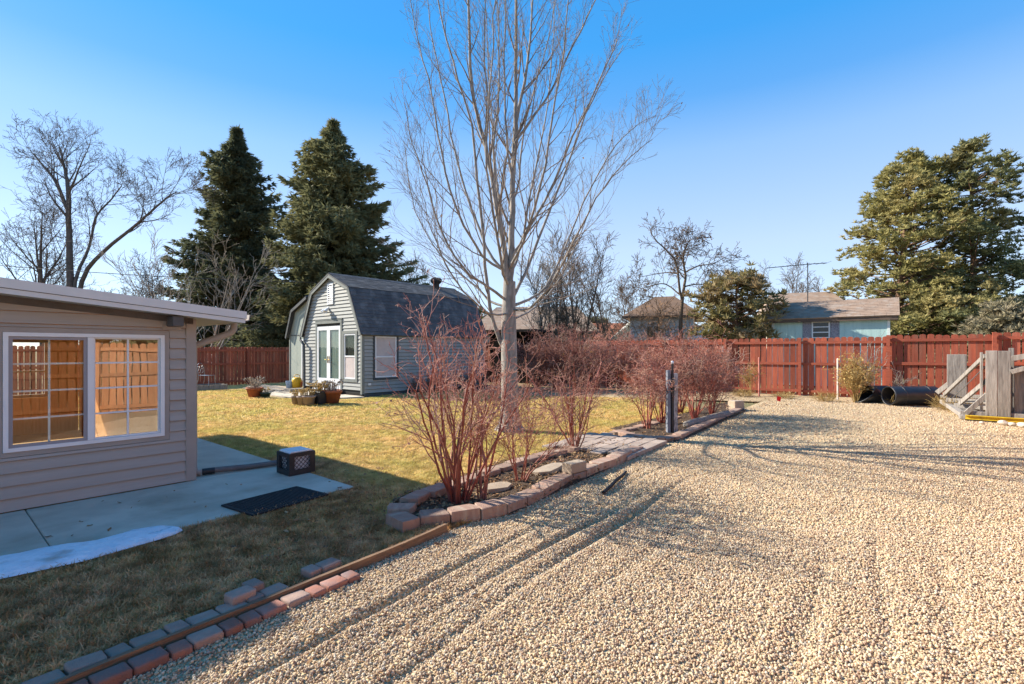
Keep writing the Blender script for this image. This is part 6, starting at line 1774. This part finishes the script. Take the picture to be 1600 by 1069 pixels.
spruce('spruce_tree', 'broad olive green spruce with a ragged outline right behind the shed', 521, 35, 17.4, 6.1, 302, M['spruce_warm'], lump=.7, nb=840)

def pine(name, label, px, Y, height, prof, seed, m, npads, lean=0.0, clump=.30, group='pines', trunk_r=.25, fill=.35, per=20, mt_=None, pad=(.75, 1.25), ragged=.75):
    """prof(f) -> half width at height fraction f; flat pads of needle clumps carried on limbs"""
    r = np.random.default_rng(seed)
    b = ap(px, 540, Y); b.z = 0
    t = thing(name, label, 'tree', b, 0, group)
    limbs = MB().curve([(0, 0, -.2), (lean * .2, .05, height * .3), (lean * .55, -.05, height * .6), (lean, 0, height * .97)], [trunk_r, trunk_r * .8, trunk_r * .5, trunk_r * .12], 8)
    PP, DD = [], []
    for k in range(npads):
        f = (k + r.random()) / npads
        f = .04 + .96 * f
        w = prof(f)
        if w <= 0: continue
        az = r.uniform(0, 2 * PI); w *= 1 + ragged * mnoise.noise(Vector((math.cos(az) * 1.6 + seed, math.sin(az) * 1.6, f * 5.0)))
        rad = w * math.sqrt(r.uniform(fill, 1))
        cx, cy, cz = lean * f + rad * math.cos(az), rad * math.sin(az), height * f + r.normal(0, .15)
        pr = r.uniform(*pad) * (.55 + .45 * min(1, w / 2))
        zs = max(.3, cz - rad * r.uniform(.15, .6))
        limbs.curve([(lean * zs / height, 0, zs), (lean * f * .9 + rad * .45 * math.cos(az), rad * .45 * math.sin(az), zs + (cz - zs) * .35), (cx, cy, cz - .08)], [.075 * (1 - f) + .025, .05 * (1 - f) + .018, .014], 4)
        nc = per
        a2 = r.uniform(0, 2 * PI, nc); rr = pr * np.sqrt(r.uniform(0, 1, nc))
        q = np.stack([cx + rr * np.cos(a2), cy + rr * np.sin(a2), cz + r.normal(0, .16, nc) - .10 * (rr / pr) ** 2], 1)
        for c in q:
            n = 12
            d = r.normal(0, 1, (n, 3)); d[:, 2] = np.abs(d[:, 2]) * .8 + .1
            d /= np.linalg.norm(d, axis=1, keepdims=True)
            PP.append(c[None] + d * clump * .30); DD.append(d)
    limbs.build('trunk', mt_ or M['bark_pine'], t)
    PP, DD = np.concatenate(PP), np.concatenate(DD)
    n = len(PP)
    s = np.cross(DD, r.normal(0, 1, (n, 3))); s /= np.linalg.norm(s, axis=1, keepdims=True)
    l = (clump * r.uniform(.6, 1.2, n))[:, None]; w = (clump * .12 * r.uniform(.7, 1.3, n))[:, None]
    tri = np.concatenate([np.stack([PP + s * w, PP - s * w, PP + DD * l * .75], 1), np.stack([PP - s * w, PP + s * w, PP - DD * l * .35], 1)])
    MB().tris(tri).build('crown', m, t)
    return t
pine('pine_tree', 'broad yellow green pine left of the taller open pine', 1398, 33, 14.2, lambda f: (4.6 * (1 - f) ** .62 + .5) * (1 if f > .1 else .7), 311, M['pine_needles'], 230, lean=1.0, fill=.2, per=26, pad=(.6, 1.15))
pine('pine_tree', 'taller open pine with sky showing between its limbs at far right', 1525, 31, 14.2, lambda f: (3.9 * (1 - f) ** .55 if f > .16 else 2.6), 312, M['pine_green'], 150, lean=-.4, fill=.10, per=24, pad=(.5, 1.1))
pine('pine_tree', 'dark green pine filling in low behind the two big pines', 1452, 36, 8.0, lambda f: 4.2 * (1 - f) ** .5, 316, M['pine_green'], 120, fill=.2)
pine('shrub_pine', 'low spreading yellow green pine left of the mint shed', 1150, 24.5, 5.3, lambda f: 1.75 * math.sin(PI * min(1, max(0.0, (f - .12) / .95))) ** .6 if f > .36 else 0, 313, M['pine_brown'], 110, trunk_r=.12, clump=.32, fill=.1, per=12, pad=(.4, .7))
pine('shrub_pine', 'dusty grey juniper leaning over the fence at the right edge', 1568, 24, 3.7, lambda f: 2.3 * (1 - f) ** .55, 314, M['juniper'], 90, trunk_r=.12, clump=.30, fill=.2, per=14)
pine('shrub_pine', 'dark low pine behind the dusty juniper', 1545, 29, 4.6, lambda f: 2.3 * (1 - f) ** .5, 315, M['pine_green'], 70, trunk_r=.12, clump=.32, fill=.2)
pine('shrub_pine', 'tiny dark round pine above the tan roof left of the lawn tree', 749, 48, 5.9, lambda f: 1.0 if f > .5 else 0, 317, M['pine_green'], 26, trunk_r=.12, clump=.32, fill=.1, pad=(.4, .7))
# low distant foliage behind the house roof and between the houses
for i, (px, Y, hh, ww, lab) in enumerate(((1030, 52, 5.2, 3.2, 'far low evergreen behind the pale neighbour house'), (930, 56, 5.0, 3.5, 'far low evergreen behind the orange roof'), (610, 46, 5.4, 3.0, 'low evergreen behind the shed ridge'), (1330, 48, 6.0, 4.0, 'low evergreen behind the tan house'))):
    pine('distant_evergreen', lab, px, Y, hh, lambda f, ww=ww: ww * (1 - f) ** .5, 330 + i, M['pine_green'], 70, clump=.42, fill=.2, group='distant evergreens')

for i, (x, d, hh, lab) in enumerate(((-3.5, 5.0, 8.5, 'evergreen behind the drive fence mirrored at the left of the house window'), (-.4, 6.5, 9.5, 'evergreen behind the drive fence mirrored at the middle of the house window'), (2.6, 5.0, 8.0, 'evergreen behind the drive fence mirrored at the right of the house window'))):
    q = rf(x) + N * d
    o = pine('drive_evergreen', lab, 800, 30, hh, lambda f: 2.3 * (1 - f) ** .5, 350 + i, M['pine_green'], 90, clump=.4, fill=.2, group='evergreens beyond the drive fence')
    o.location = (q.x, q.y, 0)

# ------------------------------------------------------------------ overhead wires
def cable(label, pts, r=.014):
    a = []
    for (p, q, sag) in pts:
        for k in range(13):
            t_ = k / 12; c = p.lerp(q, t_); c.z -= sag * 4 * t_ * (1 - t_); a.append(tuple(c))
    tag(MB().curve(a, [r] * len(a), 5).build('overhead_wire', M['wire']), label, 'wire')
cable('thin overhead wire sloping down across the bare trees towards the spruces', [(ap(-200, 396, 30), ap(470, 441, 30), .25)], .02)
cable('upper thin overhead wire passing in front of the spruces to the shed gable', [(ap(470, 441, 30), ap(760, 430, 34), .2)], .016)
